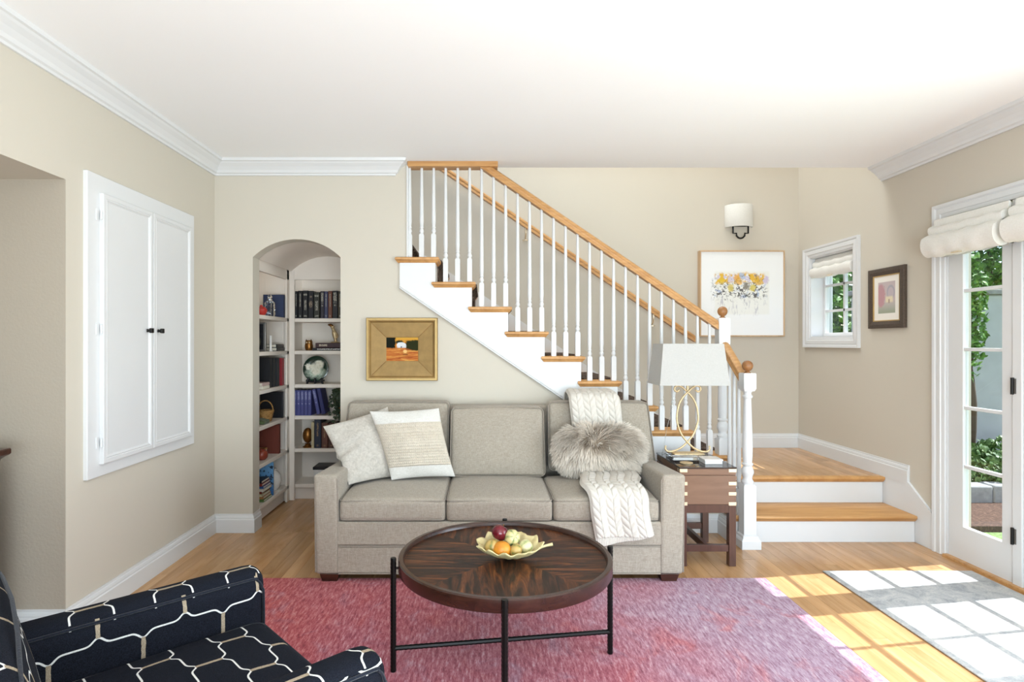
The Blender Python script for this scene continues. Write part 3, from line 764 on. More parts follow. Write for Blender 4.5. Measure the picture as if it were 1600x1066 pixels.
fx = t.math('ADD', t.math('MULTIPLY', x_, .8), t.math('MULTIPLY', t.math('SUBTRACT', big, .5), 1.8))
col = t.mix(t.math('DIVIDE', t.math('SUBTRACT', fx, .15), .75, clamp=True), base_c, pale)
col = t.mix(t.math('DIVIDE', t.math('SUBTRACT', -.35, fx), .6, clamp=True), col, coral)
col = t.mix(t.math('MULTIPLY', t.math('DIVIDE', t.math('SUBTRACT', blot, .56), .14, clamp=True), t.math('MULTIPLY', st1, 1.1)), col, coral)
col = t.mix(t.math('MULTIPLY', t.math('DIVIDE', t.math('SUBTRACT', .45, blot), .14, clamp=True), .45), col, pale)
t.bump(fine, .5, .004); MT['rug_red'] = t.base(col, .95, 0, .1); t.b.inputs['Sheen Weight'].default_value = .2
rug('area_rug', -1.50, 1.725, 1.15, 3.578, RT, 'rug_red', 'large faded red and mauve area rug under the coffee table and sofa front', 0, 0)
t = NT('faded_grey_rug')
n1 = t.noise(t.coord(), 9, 6, .7, 1.2); n2 = t.noise(t.coord(scale=(120, 120, 1)), 1, 3)
col = t.ramp(t.math('ADD', t.math('MULTIPLY', n1, .7), t.math('MULTIPLY', n2, .3)), [(.36, '98999b'), (.5, 'b5b5b4'), (.62, 'cbc8c2')])
t.bump(n2, .4, .003); MT['rug_grey'] = t.base(col, .95, 0, .1)
rug('small_rug', 2.142, 3.085, 1.5, 3.70, .008, 'rug_grey', 'pale grey distressed rug lying in the sun in front of the glazed door', 0, 0)

# ================================================================== sofa
SX0, SX1, SY0 = -1.012, 1.207, 3.50
sf = thing('sofa', 'beige tweed three-seat sofa with piped cushions standing on dark block feet', 'sofa', (.097, 3.95, 0))
A0, A1 = SX0+.142, SX1-.142
bx(A0-.02, A1+.02, SY0+.015, 4.40, .058, .225).build('base_rail', 'sofa', sf, bevel=.012)
bx(A0-.02, A1+.02, SY0+.012, 4.40, .227, .372).build('seat_deck', 'sofa', sf, bevel=.012)
MB().tube([(A0, SY0+.013, .226), (A1, SY0+.013, .226)], .004, 6).build('piping', 'sofa_pipe', sf, smooth=60)
MB().tube([(A0, SY0+.016, .060), (A1, SY0+.016, .060)], .004, 6).build('piping', 'sofa_pipe', sf, smooth=60)
def arm(x0, x1, inner):
    def fn(x, y, z, u, v, w_):
        s = (z-.05)/.6
        top_drop = -.038*max(0, (y-SY0)/.62)*max(0, min(1, s))
        flare = .010*(s**2)*(1 if x > .1 else -1)-.004*(1 if x > .1 else -1)
        return (x+flare, y+.010*(1-max(0, s)), z+top_drop)
    o = MB().rbox(x0, x1, SY0, 4.16, .056, .658, .022, 8, fn).build('arm', 'sofa', sf, smooth=60)
    def loop(y, e):
        return [(x0+e, y, .07), (x0+e-.003, y-.004, .62), (x0+e+.012, y-.004, .648), (x1-e-.012, y-.004, .648), (x1-e+.003, y-.004, .62), (x1-e, y, .07)]
    MB().tube(loop(SY0+.016, .006), .0045, 6).build('piping', 'sofa_pipe', o, smooth=60)
    return o
arm(SX0, SX0+.142, 1); arm(SX1-.142, SX1, -1)
def loop_top(x0, x1, y0, y1, z, r, n=6):
    P = []
    for cx_, cy_, a0 in ((x1-r, y1-r, 0), (x0+r, y1-r, 90), (x0+r, y0+r, 180), (x1-r, y0+r, 270)):
        for i in range(n+1):
            a = math.radians(a0+90*i/n); P.append((cx_+r*math.cos(a), cy_+r*math.sin(a), z))
    return P
cw_ = (A1-A0)/3
for i in range(3):
    x0, x1 = A0+cw_*i+.002, A0+cw_*(i+1)-.002
    def fn(x, y, z, u, v, w_):
        c = max(0, 1-u*u)*max(0, 1-v*v)
        return (x, y-.010*max(0, 1-u*u)*max(0, -v), z+(.026*c**.6 if w_ > 0 else 0)-.008*max(0, -v)*abs(u)**3*(1 if w_ > 0 else 0))
    q = MB().rbox(x0, x1, 3.515, 4.13, .374, .508, .028, 10, fn).build('seat_cushion', 'sofa', sf, smooth=80)
    for z in (.496, .384):
        P = [fn(p[0], p[1], p[2], (p[0]-(x0+x1)/2)/((x1-x0)/2), (p[1]-3.8225)/.3075, -1) for p in loop_top(x0+.004, x1-.004, 3.517, 4.126, z, .03)]
        MB().tube(P, .0042, 6, True).build('piping', 'sofa_pipe', q, smooth=60)
bx(SX0+.02, SX1-.02, 4.33, 4.445, .06, .985).build('back_frame', 'sofa', sf, bevel=.03, seg=3)
def backc(x0, x1, y0, y1, z0, z1, lean, tapl, tapr, crown):
    xm, hx = (x0+x1)/2, (x1-x0)/2
    def fn(x, y, z, u, v, w_):
        s = (z-z0)/(z1-z0)
        c = max(0, 1-u*u)*max(0, 1-w_*w_)
        xx = x+(tapl*s*max(0, -u))-(tapr*s*max(0, u))
        return (xx, y+lean*s-(.035*c**.7 if v < 0 else 0), z+crown*(1-u*u)*max(0, w_))
    q = MB().rbox(x0, x1, y0, y1, z0, z1, .03, 10, fn).build('back_cushion', 'sofa', sf, smooth=80)
    for yy in (y0+.006,):
        P = []
        rr = .035
        for cx_, cz_, a0 in ((x1-rr, z1-rr, 0), (x0+rr, z1-rr, 90), (x0+rr, z0+rr, 180), (x1-rr, z0+rr, 270)):
            for i in range(6):
                a = math.radians(a0+18*i); x = cx_+(rr-.002)*math.cos(a); z = cz_+(rr-.002)*math.sin(a)
                P.append(fn(x, yy, z, (x-xm)/hx, 0, (z-(z0+z1)/2)/((z1-z0)/2)))
        MB().tube(P, .0042, 6, True).build('piping', 'sofa_pipe', q, smooth=60)
backc(-1.005, A0+cw_-.02, 4.165, 4.325, .535, 1.022, .03, .035, 0, .004)
backc(A1-cw_+.045, 1.235, 4.165, 4.325, .535, 1.022, .03, 0, .055, .004)
backc(A0+cw_-.008, A1-cw_+.012, 4.05, 4.225, .520, .985, .09, .006, .006, .012)
for x in (SX0+.03, SX1-.145):
    for y in (SY0+.012, 4.30):
        b = MB(); R = [[(x+a, y+a, z), (x+.115-a, y+a, z), (x+.115-a, y+.10-a, z), (x+a, y+.10-a, z)] for a, z in ((.012, RT if y < 3.6 else 0), (0, .060))]
        b.rings(R).build('leg', 'espresso', sf, bevel=.003)

# ================================================================== scatter cushions
def pillow_mb(BL, BR, TR, TL, th, n=44, pinch=.10, seed=0, dent=None, relief=None, wrink=.006):
    BL, BR, TR, TL = map(Vector, (BL, BR, TR, TL))
    nrm = ((BR-BL).cross(TL-BL)).normalized()          # towards the camera
    b = MB()
    def surf(side):
        def fn(a, c):
            u, v = 2*a-1, 2*c-1
            u = math.sin(u*PI/2); v = math.sin(v*PI/2)
            # edges pulled in between the corners
            uu = u*(1-pinch*(1-v*v)*abs(u)**2); vv = v*(1-pinch*(1-u*u)*abs(v)**2)
            p = BL*(1-uu)*(1-vv)/4+BR*(1+uu)*(1-vv)/4+TR*(1+uu)*(1+vv)/4+TL*(1-uu)*(1+vv)/4
            d = th/2*max(0, (1-u*u))**.55*max(0, (1-v*v))**.55
            k = mnoise.noise(Vector((u*2.2+seed, v*2.2, seed)))
            d *= 1+.25*k*wrink/.006
            if dent and side > 0: d += dent(u, v)
            if relief and side > 0: d += relief(u, v)
            return tuple(p+nrm*d*side)
        return fn
    b.grid(surf(1), n, n); b.grid(surf(-1), 24, 24)
    return b
def pillow(name, mb_front, m): pass
MT['grey_pillow'] = None
t = NT('mottled_grey_pillow_cloth'); n1 = t.noise(t.coord(), 45, 5, .75, .8)
n2 = t.noise(t.coord(scale=(350, 350, 350)), 1, 2)
col = t.ramp(n1, [(.36, 'b0a99f'), (.5, 'bdb6ac'), (.64, 'c9c2b8')]); t.bump(n2, .4, .003); MT['grey_pillow'] = t.base(col, .9, 0, .15)
def dent(u, v): # creased where it folds over the arm
    s = (v+.05)-(u+1)*.28; return -.030*math.exp(-(s/.10)**2)*max(0, min(1, (.25-u)/.9))+.012*math.exp(-((s+.2)/.12)**2)*max(0, -u)
p1 = pillow_mb((-.862, 3.755, .535), (-.52, 4.01, .535), (-.668, 4.09, 1.0), (-1.075, 3.93, .885), .155, seed=2.3, dent=dent, wrink=.01, pinch=.06)
o = p1.build('throw_pillow', 'grey_pillow', smooth=80); tag(o, 'mottled pale grey pillow folded over the left sofa arm behind the woven one', 'pillow')
MT['cream_knit'] = fabric('cream_cotton_cloth', 'dbd8d2', 'c9c4bc', 240, bump=.4)
MT['loop_knit'] = plain('oatmeal_looped_yarn', 'cbc0b0', .95, var=.10, nscale=120)
def in_band(v): return max(0, min(1, (v+.66)/.03))*max(0, min(1, (.60-v)/.03))
def loops(u, v):
    # rows of chunky stitches, denser towards the left
    r = (v+.68)*12.5; row = math.floor(r); f = r-row
    s = u*17+(row % 2)*.5; g = s-math.floor(s)
    h = math.sqrt(max(0, 1-((f-.5)/.5)**2))*(.45+.55*math.sqrt(max(0, 1-((g-.5)/.5)**2)))
    return in_band(v)*.014*h*(1-abs(u)**10)
C2 = ((-.605, 3.865, .54), (-.19, 3.965, .54), (-.305, 4.02, .998), (-.765, 3.945, .985))
p2 = pillow_mb(*C2, .16, n=230, seed=5.1, relief=loops, pinch=.045, wrink=.005)
wp = p2.build('throw_pillow', 'cream_knit', smooth=80)
wp.data.materials.append(MT['loop_knit'])
N = 230
for q in wp.data.polygons:
    if q.index < (N-1)*(N-1):
        j = q.index//(N-1); v = math.sin((2*(j+.5)/(N-1)-1)*PI/2)
        if -.66 < v < .60: q.material_index = 1
tag(wp, 'cream square pillow with a broad band of chunky looped yarn on the left seat', 'pillow')

# fur lumbar pillow: a core and a coat of strands
fp = thing('fur_pillow', 'long-haired taupe fur lumbar pillow on the right seat over the knitted throw', 'pillow', (.80, 4.0, .56))
FC = Vector((.79, 3.99, .715)); ex, ey, ez = Vector((1, .03, -.02)).normalized(), Vector((0, 1, .18)).normalized(), Vector((0, -.18, 1)).normalized()
hx, hy, hzz = .262, .075, .132
def core_pt(th_, ph):
    c = lambda a, e: math.copysign(abs(math.cos(a))**e, math.cos(a)); s = lambda a, e: math.copysign(abs(math.sin(a))**e, math.sin(a))
    return FC+ex*hx*c(ph, .6)*c(th_, .6)+ez*hzz*s(ph, .7)*c(th_, .6)+ey*hy*s(th_, .9)
b = MB(); b.grid(lambda a, c: tuple(core_pt((c-.5)*PI*.998, a*2*PI)), 40, 18, True)
MT['fur_skin'] = plain('fur_pillow_backing', 'a3988b', .95)
b.build('core', 'fur_skin', fp, smooth=180)
t = NT('taupe_fur'); at = t.n('ShaderNodeAttribute'); at.attribute_name = 'tone'
MT['fur'] = t.base(at.outputs['Color'], .7, 0, .25)
b = MB(); b.col = []
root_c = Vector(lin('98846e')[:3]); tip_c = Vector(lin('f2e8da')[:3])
rf = random.Random(11)
for _ in range(13000):
    th_ = rf.uniform(-PI/2, PI*.18); ph = rf.uniform(0, 2*PI)
    p = core_pt(th_, ph); e = 1e-3
    n_ = (core_pt(th_+e, ph)-p).cross(core_pt(th_, ph+e)-p)
    if n_.length < 1e-12: continue
    n_.normalize()
    if n_.dot(p-FC) < 0: n_ = -n_
    lx, lz = (p-FC).dot(ex), (p-FC).dot(ez)
    fx_, fz_ = lx+.055, lz-.035                       # hair swirls outwards from a crown left of centre
    rr = math.hypot(fx_, fz_)+.02
    flow = ex*(fx_/rr-.35*fz_/rr)+ez*(fz_/rr+.35*fx_/rr)+Vector((0, 0, -.38))
    clump = Vector((mnoise.noise(p*22), mnoise.noise(p*22+Vector((9, 3, 1))), mnoise.noise(p*22+Vector((2, 7, 5)))))
    d = (n_*.55+flow*.8+clump*.8+Vector((rf.gauss(0, .14), rf.gauss(0, .14), rf.gauss(0, .14)))).normalized()
    L = rf.uniform(.05, .098)
    g = Vector((0, 0, -.35))
    pts = [p, p+d*L*.4, p+(d+g*.30).normalized()*L*.72+n_*.002, p+(d+g*.75).normalized()*L]
    side = d.cross(Vector((0, 1, 0.2))); side = side.normalized() if side.length > 1e-4 else ex
    tone = .75+.4*(mnoise.noise(p*9)*.5+.5)+rf.uniform(-.12, .12)
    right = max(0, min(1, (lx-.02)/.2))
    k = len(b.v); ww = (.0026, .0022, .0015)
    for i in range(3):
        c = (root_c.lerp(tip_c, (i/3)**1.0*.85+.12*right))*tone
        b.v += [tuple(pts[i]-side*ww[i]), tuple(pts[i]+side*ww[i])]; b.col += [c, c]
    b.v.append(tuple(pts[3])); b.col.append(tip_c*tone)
    b.f += [(k, k+1, k+3, k+2), (k+2, k+3, k+5, k+4), (k+4, k+5, k+6)]
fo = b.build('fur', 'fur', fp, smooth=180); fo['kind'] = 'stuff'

# cable-knit throw draped over the back, the seat and the front edge
path = spline([(4.425, 1.0, 0), (4.418, 1.05, 0), (4.375, 1.077, 0), (4.28, 1.076, 0), (4.17, 1.068, 0), (4.125, 1.03, 0), (4.11, .90, 0), (4.10, .70, 0), (4.07, .585, 0), (3.98, .562, 0), (3.80, .566, 0), (3.62, .563, 0), (3.535, .550, 0), (3.496, .515, 0), (3.482, .45, 0), (3.476, .38, 0), (3.472, .30, 0), (3.470, .245, 0)], 400)
path = [(p[0], p[1]) for p in [tuple(q) for q in path]]
acc = [0]
for a, c in zip(path, path[1:]): acc.append(acc[-1]+math.dist(a, c))
LT = acc[-1]
def at_len(s):
    s = max(0, min(LT, s)); lo, hi = 0, len(acc)-1
    while hi-lo > 1:
        m_ = (lo+hi)//2
        if acc[m_] <= s: lo = m_
        else: hi = m_
    f = (s-acc[lo])/max(1e-9, acc[hi]-acc[lo]); a, c = path[lo], path[hi]
    t_ = Vector((c[0]-a[0], c[1]-a[1])).normalized()
    return a[0]+(c[0]-a[0])*f, a[1]+(c[1]-a[1])*f, t_
def centre_w(s):
    f = s/LT
    P = [(0, .785, .355), (.2, .785, .355), (.36, .80, .36), (.52, .85, .41), (.62, .835, .405), (.75, .79, .37), (.86, .81, .36), (1, .845, .355)]
    for (a, c0, w0), (b_, c1, w1) in zip(P, P[1:]):
        if f <= b_:
            k = (f-a)/(b_-a); k = k*k*(3-2*k); return c0+(c1-c0)*k, w0+(w1-w0)*k
    return P[-1][1:]
def cable_h(u, s):
    """u in 0..1 across, s in metres along"""
    W = .37; x = u*W; e = min(x, W-x)
    end = LT-s
    if end < .055: return .006*abs(math.sin(x*PI/.0105))*min(1, end/.008)+.002
    pitch = W/4.25; k = (x-pitch*.12)/pitch; i = math.floor(k); f = (k-i-.5)*pitch
    h = 0
    if e > .012 and abs(f) < .043:
        ph = s/.050+abs(f)/.043*.85+(.5 if f > 0 else 0); fr_ = ph-math.floor(ph)
        lobe = math.sqrt(max(0, 1-(2*fr_-1)**2)); env = math.sqrt(max(0, 1-(abs(f)/.044)**2))**.7
        h = .0165*(.25+.75*lobe)*env*min(1, .45+abs(f)/.007)
    ridge = .0045*max(0, 1-abs(abs(f)-.0425)/.004)
    return max(h, ridge)+.002+.0012*math.sin(s*PI/.006)*math.sin(x*PI/.006)
def throw_pt(u, vv):
    s = vv*(LT-.055*max(0, (u-.1))*1.2)
    y, z, t_ = at_len(s); c, w_ = centre_w(s)
    n2 = Vector((t_.y, -t_.x))                         # outwards (up or to the room)
    h = cable_h(u, s)
    hang = max(0, (s-LT*.80))
    wave = .012*math.sin(u*9+1.0)*min(1, hang/.2)
    curl = -.012*max(0, 1-min(u, 1-u)/.04)
    x = c+(u-.5)*w_
    k = h+wave+curl+.012
    return (x+.004*math.sin(s*14+u*2), y+n2.x*k, z+n2.y*k)
MT['throw'] = plain('ivory_wool_yarn', 'd3ccc2', .95, var=.04, nscale=200, bump=.6, bscale=500)
b = MB().grid(throw_pt, 150, 430)
th_o = b.build('throw_blanket', 'throw', smooth=180, solid=.008)
tag(th_o, 'ivory cable-knit throw draped over the sofa back and down over the right seat', 'blanket')

# ================================================================== coffee table
CX, CY, RTB = .097, 2.635, .475
ct = thing('coffee_table', 'round dark wood tray coffee table on hammered black iron legs', 'coffee table', (CX, CY, 0))
t = NT('dark_burl_veneer'); v = t.coord(); s_ = t.sep(v)
ang = t.math('ARCTAN2', s_[1], s_[0]); seg = t.math('MULTIPLY', ang, 8/(2*PI))
idx = t.math('FLOOR', seg); mid = t.math('MULTIPLY', t.math('ADD', idx, .5), 2*PI/8)
par = t.math('MODULO', t.math('ADD', idx, 16), 2); tilt = t.math('MULTIPLY', t.math('SUBTRACT', par, .5), .9); dirn = t.math('ADD', mid, tilt)
ca, sa = t.math('COSINE', dirn), t.math('SINE', dirn)
al = t.math('ADD', t.math('MULTIPLY', s_[0], ca), t.math('MULTIPLY', s_[1], sa)); ac = t.math('SUBTRACT', t.math('MULTIPLY', s_[1], ca), t.math('MULTIPLY', s_[0], sa))
cb = t.n('ShaderNodeCombineXYZ'); t.l(t.math('MULTIPLY', al, 3.0), cb.inputs[0]); t.l(t.math('MULTIPLY', ac, 24), cb.inputs[1]); t.l(t.math('MULTIPLY', idx, 3.7), cb.inputs[2])
f = t.noise(cb.outputs[0], 1, 5, .6, 1.3)
col = t.ramp(f, [(.30, '0f0704'), (.46, '2b160c'), (.58, '522c16'), (.72, '784723')])
MT['veneer'] = t.base(col, .42, 0, .22)
MT['rim'] = wood('dark_rim_wood', '3f241a', '27150f', (12, 12, 30), .25)
MB().lathe([(.001, .455), (.43, .455), (RTB-.03, .456), (RTB-.028, .484), (.001, .484)], (CX, CY, 0), 72).build('table_top', 'veneer', ct, smooth=40)
rp = [(RTB-.032, .446), (RTB-.004, .446), (RTB, .452), (RTB, .498), (RTB-.005, .503), (RTB-.020, .503), (RTB-.025, .498), (RTB-.028, .4835), (RTB-.032, .483)]
MB().rings([[(CX+r*math.cos(2*PI*j/96), CY+r*math.sin(2*PI*j/96), z) for j in range(96)] for r, z in rp], closed=True).build('rim', 'rim', ct, smooth=40)
legs = [(-.393, 2.560), (.587, 2.708), (.079, 2.145), (.115, 3.125)]
def rope(p, q, r, n):
    b_ = MB(); p, q = Vector(p), Vector(q); m_ = n
    pts = [p.lerp(q, i/m_) for i in range(m_+1)]; rr = [r*(1+(.10 if i % 2 else -.04)) for i in range(m_+1)]
    return b_.tube([tuple(x) for x in pts], rr, 8)
for x, y in legs: rope((x, y, RT), (x, y, .508), .0125, 60).build('leg', 'iron', ct, smooth=30)
rope((legs[0][0], legs[0][1], .112), (legs[1][0], legs[1][1], .112), .0105, 90).build('stretcher', 'iron', ct, smooth=30)
rope((legs[2][0], legs[2][1], .112), (legs[3][0], legs[3][1], .112), .0105, 90).build('stretcher', 'iron', ct, smooth=30)
for x, y in legs:   # short lugs from leg into the rim
    d = Vector((CX-x, CY-y, 0)); d.normalize()
    MB().tube([(x, y, .462), (x+d.x*.05, y+d.y*.05, .462)], .006, 8).build('lug', 'iron', ct, smooth=50)

# leaf bowl with fruit
BX, BY, BZ = .118, 2.62, .4845
t = NT('cream_leaf_ceramic'); n1 = t.noise(t.coord(), 30, 3); MT['leafbowl'] = t.base(t.ramp(n1, [(.3, 'c0ac78'), (.7, 'd4c696')]), .35)
bo = thing('leaf_bowl', 'cream leaf-shaped bowl of fruit with a long stem handle on the coffee table', 'bowl', (BX, BY, BZ))
def bowl_pt(a, rr_, off=0):
    f_ = a/(2*PI)*22; i = int(f_) % 22; g = f_-int(f_); k = [1.0, .87][i % 2]*(1-g)+[1.0, .87][(i+1) % 2]*g
    R_ = .150*k*(1+.05*math.cos(2*a)); R_ = .035+(R_-.035)*1
    r = rr_*R_
    ridge = .004*math.cos(a*14)*rr_**2
    high = .010+.030*max(0, math.sin(a))**1.0+.012*max(0, abs(math.cos(a)))
    z = (rr_**2.2)*(.034+high)+ridge*rr_+.004+rr_**6*.11*(k-.935)
    x = r*math.cos(a)*1.0; y = r*math.sin(a)*.80
    return (BX+x, BY+y, BZ+z+off)
b = MB(); nn_ = 176
b.grid(lambda a, c: bowl_pt(a*2*PI, .02+.98*c), nn_, 16, True)
b.build('bowl_leaf', 'leafbowl', bo, smooth=180, solid=.005)
MB().tube(spline([(BX+.125, BY+.015, BZ+.036), (BX+.16, BY+.018, BZ+.048), (BX+.195, BY+.02, BZ+.055)], 8), [.008, .0068, .006, .006, .006, .0064, .007, .0078], 8).build('stem', 'leafbowl', bo, smooth=60)
def fruit(name, c, r, sq, m, label, cat='fruit', group=None, dimple=.15, tilt=(0, 0), stem=True, ribs=0):
    b_ = MB(); n_, m_ = 24, 14; R_ = []
    for i in range(m_+1):
        a = PI*(i+.02)/(m_+.04); rr_ = math.sin(a)*r; z = -math.cos(a)*r*sq
        z -= math.copysign(dimple*r*math.exp(-(rr_/(r*.3))**2), z)
        R_.append([((rr_*(1+ribs*math.cos(8*2*PI*j/n_)))*math.cos(2*PI*j/n_), (rr_*(1+ribs*math.cos(8*2*PI*j/n_)))*math.sin(2*PI*j/n_), z) for j in range(n_)])
    b_.rings(R_)
    o_ = b_.build(name, m, local=True, smooth=180); o_.location = c; o_.rotation_euler = (tilt[0], tilt[1], rnd.uniform(0, 6))
    tag(o_, label, cat, group)
    if stem:
        s2 = MB().tube([(0, 0, r*sq*.78), (.001, 0, r*sq*.95), (.003, .001, r*sq*1.12)], .0016, 6).build('stem', 'bronze', o_, local=True, smooth=60)
    return o_
t = NT('apple_skin'); sz = t.sep(t.coord()); n1 = t.noise(t.coord(scale=(60, 60, 12)), 1, 3)
MT['apple'] = t.base(t.ramp(n1, [(.3, '430b14'), (.6, '6b1622'), (.8, '94404a')]), .2)
t = NT('orange_peel'); n1 = t.noise(t.coord(), 260, 2); n0 = t.noise(t.coord(), 18, 2); t.bump(n1, .3, .002)
MT['orange'] = t.base(t.ramp(n0, [(.3, 'c2741a'), (.7, 'd48f2c')]), .4)
def gourd(name, c1, c2, c3):
    t = NT(name); s3 = t.sep(t.coord()); an = t.math('ARCTAN2', s3[1], s3[0]); n0 = t.noise(t.coord(), 60, 4)
    f_ = t.math('ADD', t.math('MULTIPLY', t.math('SINE', t.math('MULTIPLY', an, 5)), .5), t.math('MULTIPLY', t.math('SUBTRACT', n0, .5), 1.2))
    return t.base(t.ramp(t.math('ADD', t.math('MULTIPLY', f_, .5), .5), [(.35, c1), (.6, c2), (.85, c3)]), .35)
MT['gourd1'] = gourd('striped_gourd_skin', 'c9bd86', 'bdb57c', '566b3c'); MT['gourd2'] = gourd('pale_gourd_skin', 'cfc79a', 'c2bf8c', '8f9a62'); MT['gourd3'] = gourd('tan_gourd_skin', 'bd9f5e', 'ad904c', '6a7440')
fruit('orange', (BX-.035, BY-.035, BZ+.050), .040, .92, 'orange', 'orange at the front left of the fruit in the leaf bowl', stem=False, dimple=.05)
fruit('striped_gourd', (BX-.076, BY-.008, BZ+.054), .036, .92, 'gourd3', 'greenish yellow fruit half hidden at the far left of the orange', dimple=.1, stem=False)
fruit('striped_gourd', (BX+.026, BY-.034, BZ+.043), .032, .9, 'gourd3', 'small tan fruit with a green band right of the orange in the bowl', tilt=(1.2, .3), ribs=.03, stem=False)
fruit('striped_gourd', (BX+.072, BY-.004, BZ+.050), .034, .95, 'gourd2', 'pale green fruit farthest right in the bowl next to the stem handle', tilt=(.9, .7), ribs=.03, stem=False)
fruit('striped_gourd', (BX+.012, BY+.010, BZ+.088), .036, .95, 'gourd1', 'cream fruit with dark green stripes beside the red apple', tilt=(1.1, -.2), ribs=.03, stem=False)
fruit('apple', (BX-.042, BY+.026, BZ+.105), .038, .95, 'apple', 'dark red apple on top of the fruit in the leaf bowl', tilt=(.5, .3))

# ================================================================== side table
sx0, sx1, sy0, sy1 = 1.272, 1.635, 3.785, 4.29
sd = thing('side_table', 'brown box side table with brass corner straps on a low stand beside the sofa', 'side table', ((sx0+sx1)/2, 4.04, 0))
MT['tabletop'] = plain('dark_polished_table_top', '2a2326', .06, 0, .6, var=.1)
bx(sx0-.004, sx1+.004, sy0-.004, sy1+.004, .632, .642).build('top', 'tabletop', sd, bevel=.003)
bx(sx0, sx1, sy0, sy1, .590, .632).build('lid', 'walnut', sd, bevel=.003)
bx(sx0, sx1, sy0, sy1, .400, .588).build('box_body', 'walnut', sd, bevel=.003)
bx(sx0+.004, sx1-.004, sy0+.004, sy1-.004, .345, .398).build('apron', 'walnut_leg', sd, bevel=.002)
for x in (sx0, sx1-.045):
    for y in (sy0, sy1-.045): bx(x, x+.045, y, y+.045, 0, .40 if False else .396).build('leg', 'walnut_leg', sd, bevel=.002)
bx(sx0+.045, sx1-.045, sy0+.008, sy0+.036, .093, .137).build('stretcher', 'walnut_leg', sd, bevel=.002)
bx(sx0+.045, sx1-.045, sy1-.036, sy1-.008, .093, .137).build('stretcher', 'walnut_leg', sd, bevel=.002)
bx(1.44, 1.468, sy0+.036, sy1-.036, .093, .137).build('stretcher', 'walnut_leg', sd, bevel=.002)
for z in (.620, .536, .470, .405):
    bx(sx1-.048, sx1+.0015, sy0-.0015, sy0+.048, z-.011, z+.011).build('brass_strap', 'brass', sd, bevel=.001)
    bx(sx0-.0015, sx0+.048, sy0-.0015, sy0+.048, z-.011, z+.011).build('brass_strap', 'brass', sd, bevel=.001)

# lamp
lx, ly = 1.425, 4.085
lp = thing('table_lamp', 'table lamp with a tapered white shade and crossing gold stems on a glass block', 'lamp', (lx, ly, .642))
R = [[(lx+sx*h, ly+sy*h2, z) for sx, sy in ((-1,-1),(1,-1),(1,1),(-1,1))] for h, h2, z in ((.125, .085, .6425), (.125, .085, .666), (.120, .080, .669))]
MB().rings(R).build('glass_base', 'crystal', lp, bevel=.003)
bx(lx-.105, lx+.105, ly-.045, ly+.045, .6695, .681).build('foot', 'gold', lp, bevel=.004)
for s in (-1, 1):
    P = [(lx+s*x, ly, z) for x, z in ((-.150, .728), (-.152, .705), (-.135, .688), (-.095, .690), (-.045, .712), (0, .752), (.045, .81), (.072, .885), (.076, .94), (.062, 1.015), (.033, 1.068), (0, 1.104), (-.035, 1.136), (-.062, 1.148), (-.085, 1.138), (-.088, 1.116), (-.070, 1.106), (-.056, 1.118))]
    MB().tube([(p[0], p[1]+s*.006, p[2]) for p in spline(P, 70)], .0068, 8).build('stem', 'gold', lp, smooth=60)
MB().tube([(lx, ly, 1.115), (lx, ly, 1.30)], .009, 10).build('socket', 'gold', lp, smooth=50)
MB().lathe([(.001, 0), (.014, 0), (.028, .035), (.026, .06), (.012, .08), (.001, .082)], (lx, ly, 1.29), 14).build('bulb', 'bwhite', lp, smooth=60)
def shade_ring(k, z, e=0): # k = 0 bottom, 1 top
    a, c = (.236, .148) if k == 0 else (.206, .120)
    return [(lx+sx*(a-e), ly+sy*(c-e), z) for sx, sy in ((-1,-1),(1,-1),(1,1),(-1,1))]
MB().rings([shade_ring(0, 1.158), shade_ring(1, 1.440), shade_ring(1, 1.440, .004), shade_ring(0, 1.158, .004)], closed=True).build('shade', 'lampshade', lp)
MB().rings([shade_ring(0, 1.158, -.0015), shade_ring(0, 1.166, -.0006), shade_ring(0, 1.166, .005), shade_ring(0, 1.158, .005)], closed=True).build('shade_trim', 'lampshade', lp)
for p, q in (((-.204, 0), (.204, 0)), ((0, -.118), (0, .118))): MB().tube([(lx+p[0], ly+p[1], 1.425), (lx+q[0], ly+q[1], 1.425)], .002, 6).build('spider_wire', 'brass', lp)
MB().tube(spline([(lx-.075, ly+.03, 1.17), (lx-.10, ly+.02, 1.0), (lx-.13, ly+.04, .85), (lx-.145, ly+.06, .72), (lx-.152, ly+.08, .655), (lx-.12, ly+.16, .6455), (lx-.06, ly+.21, .6455)], 24), .0022, 6).build('cord', 'crystal', lp, smooth=60)
# small things on the side table
MT['greybox'] = plain('white_grey_card', 'dcdad8', .5)
o = thing('card_box', 'shallow white box of cards lying at the right of the lamp base', 'box', (1.525, 3.925, .642))
bx(1.468, 1.582, 3.872, 3.985, .6425, .664).build('tray', 'greybox', o, bevel=.002); bx(1.464, 1.586, 3.868, 3.989, .664, .675).build('lid', 'bwhite', o, bevel=.002)
for k, (x, y) in enumerate(((1.355, 3.905),)):
    o = MB().lathe([(.001, 0), (.040, 0), (.042, .003), (.042, .007), (.036, .008), (.001, .0075)], (x, y, .642), 24).build('coaster', 'gold', smooth=40)
    tag(o, 'round gold coaster lying in front of the glass lamp base', 'coaster')
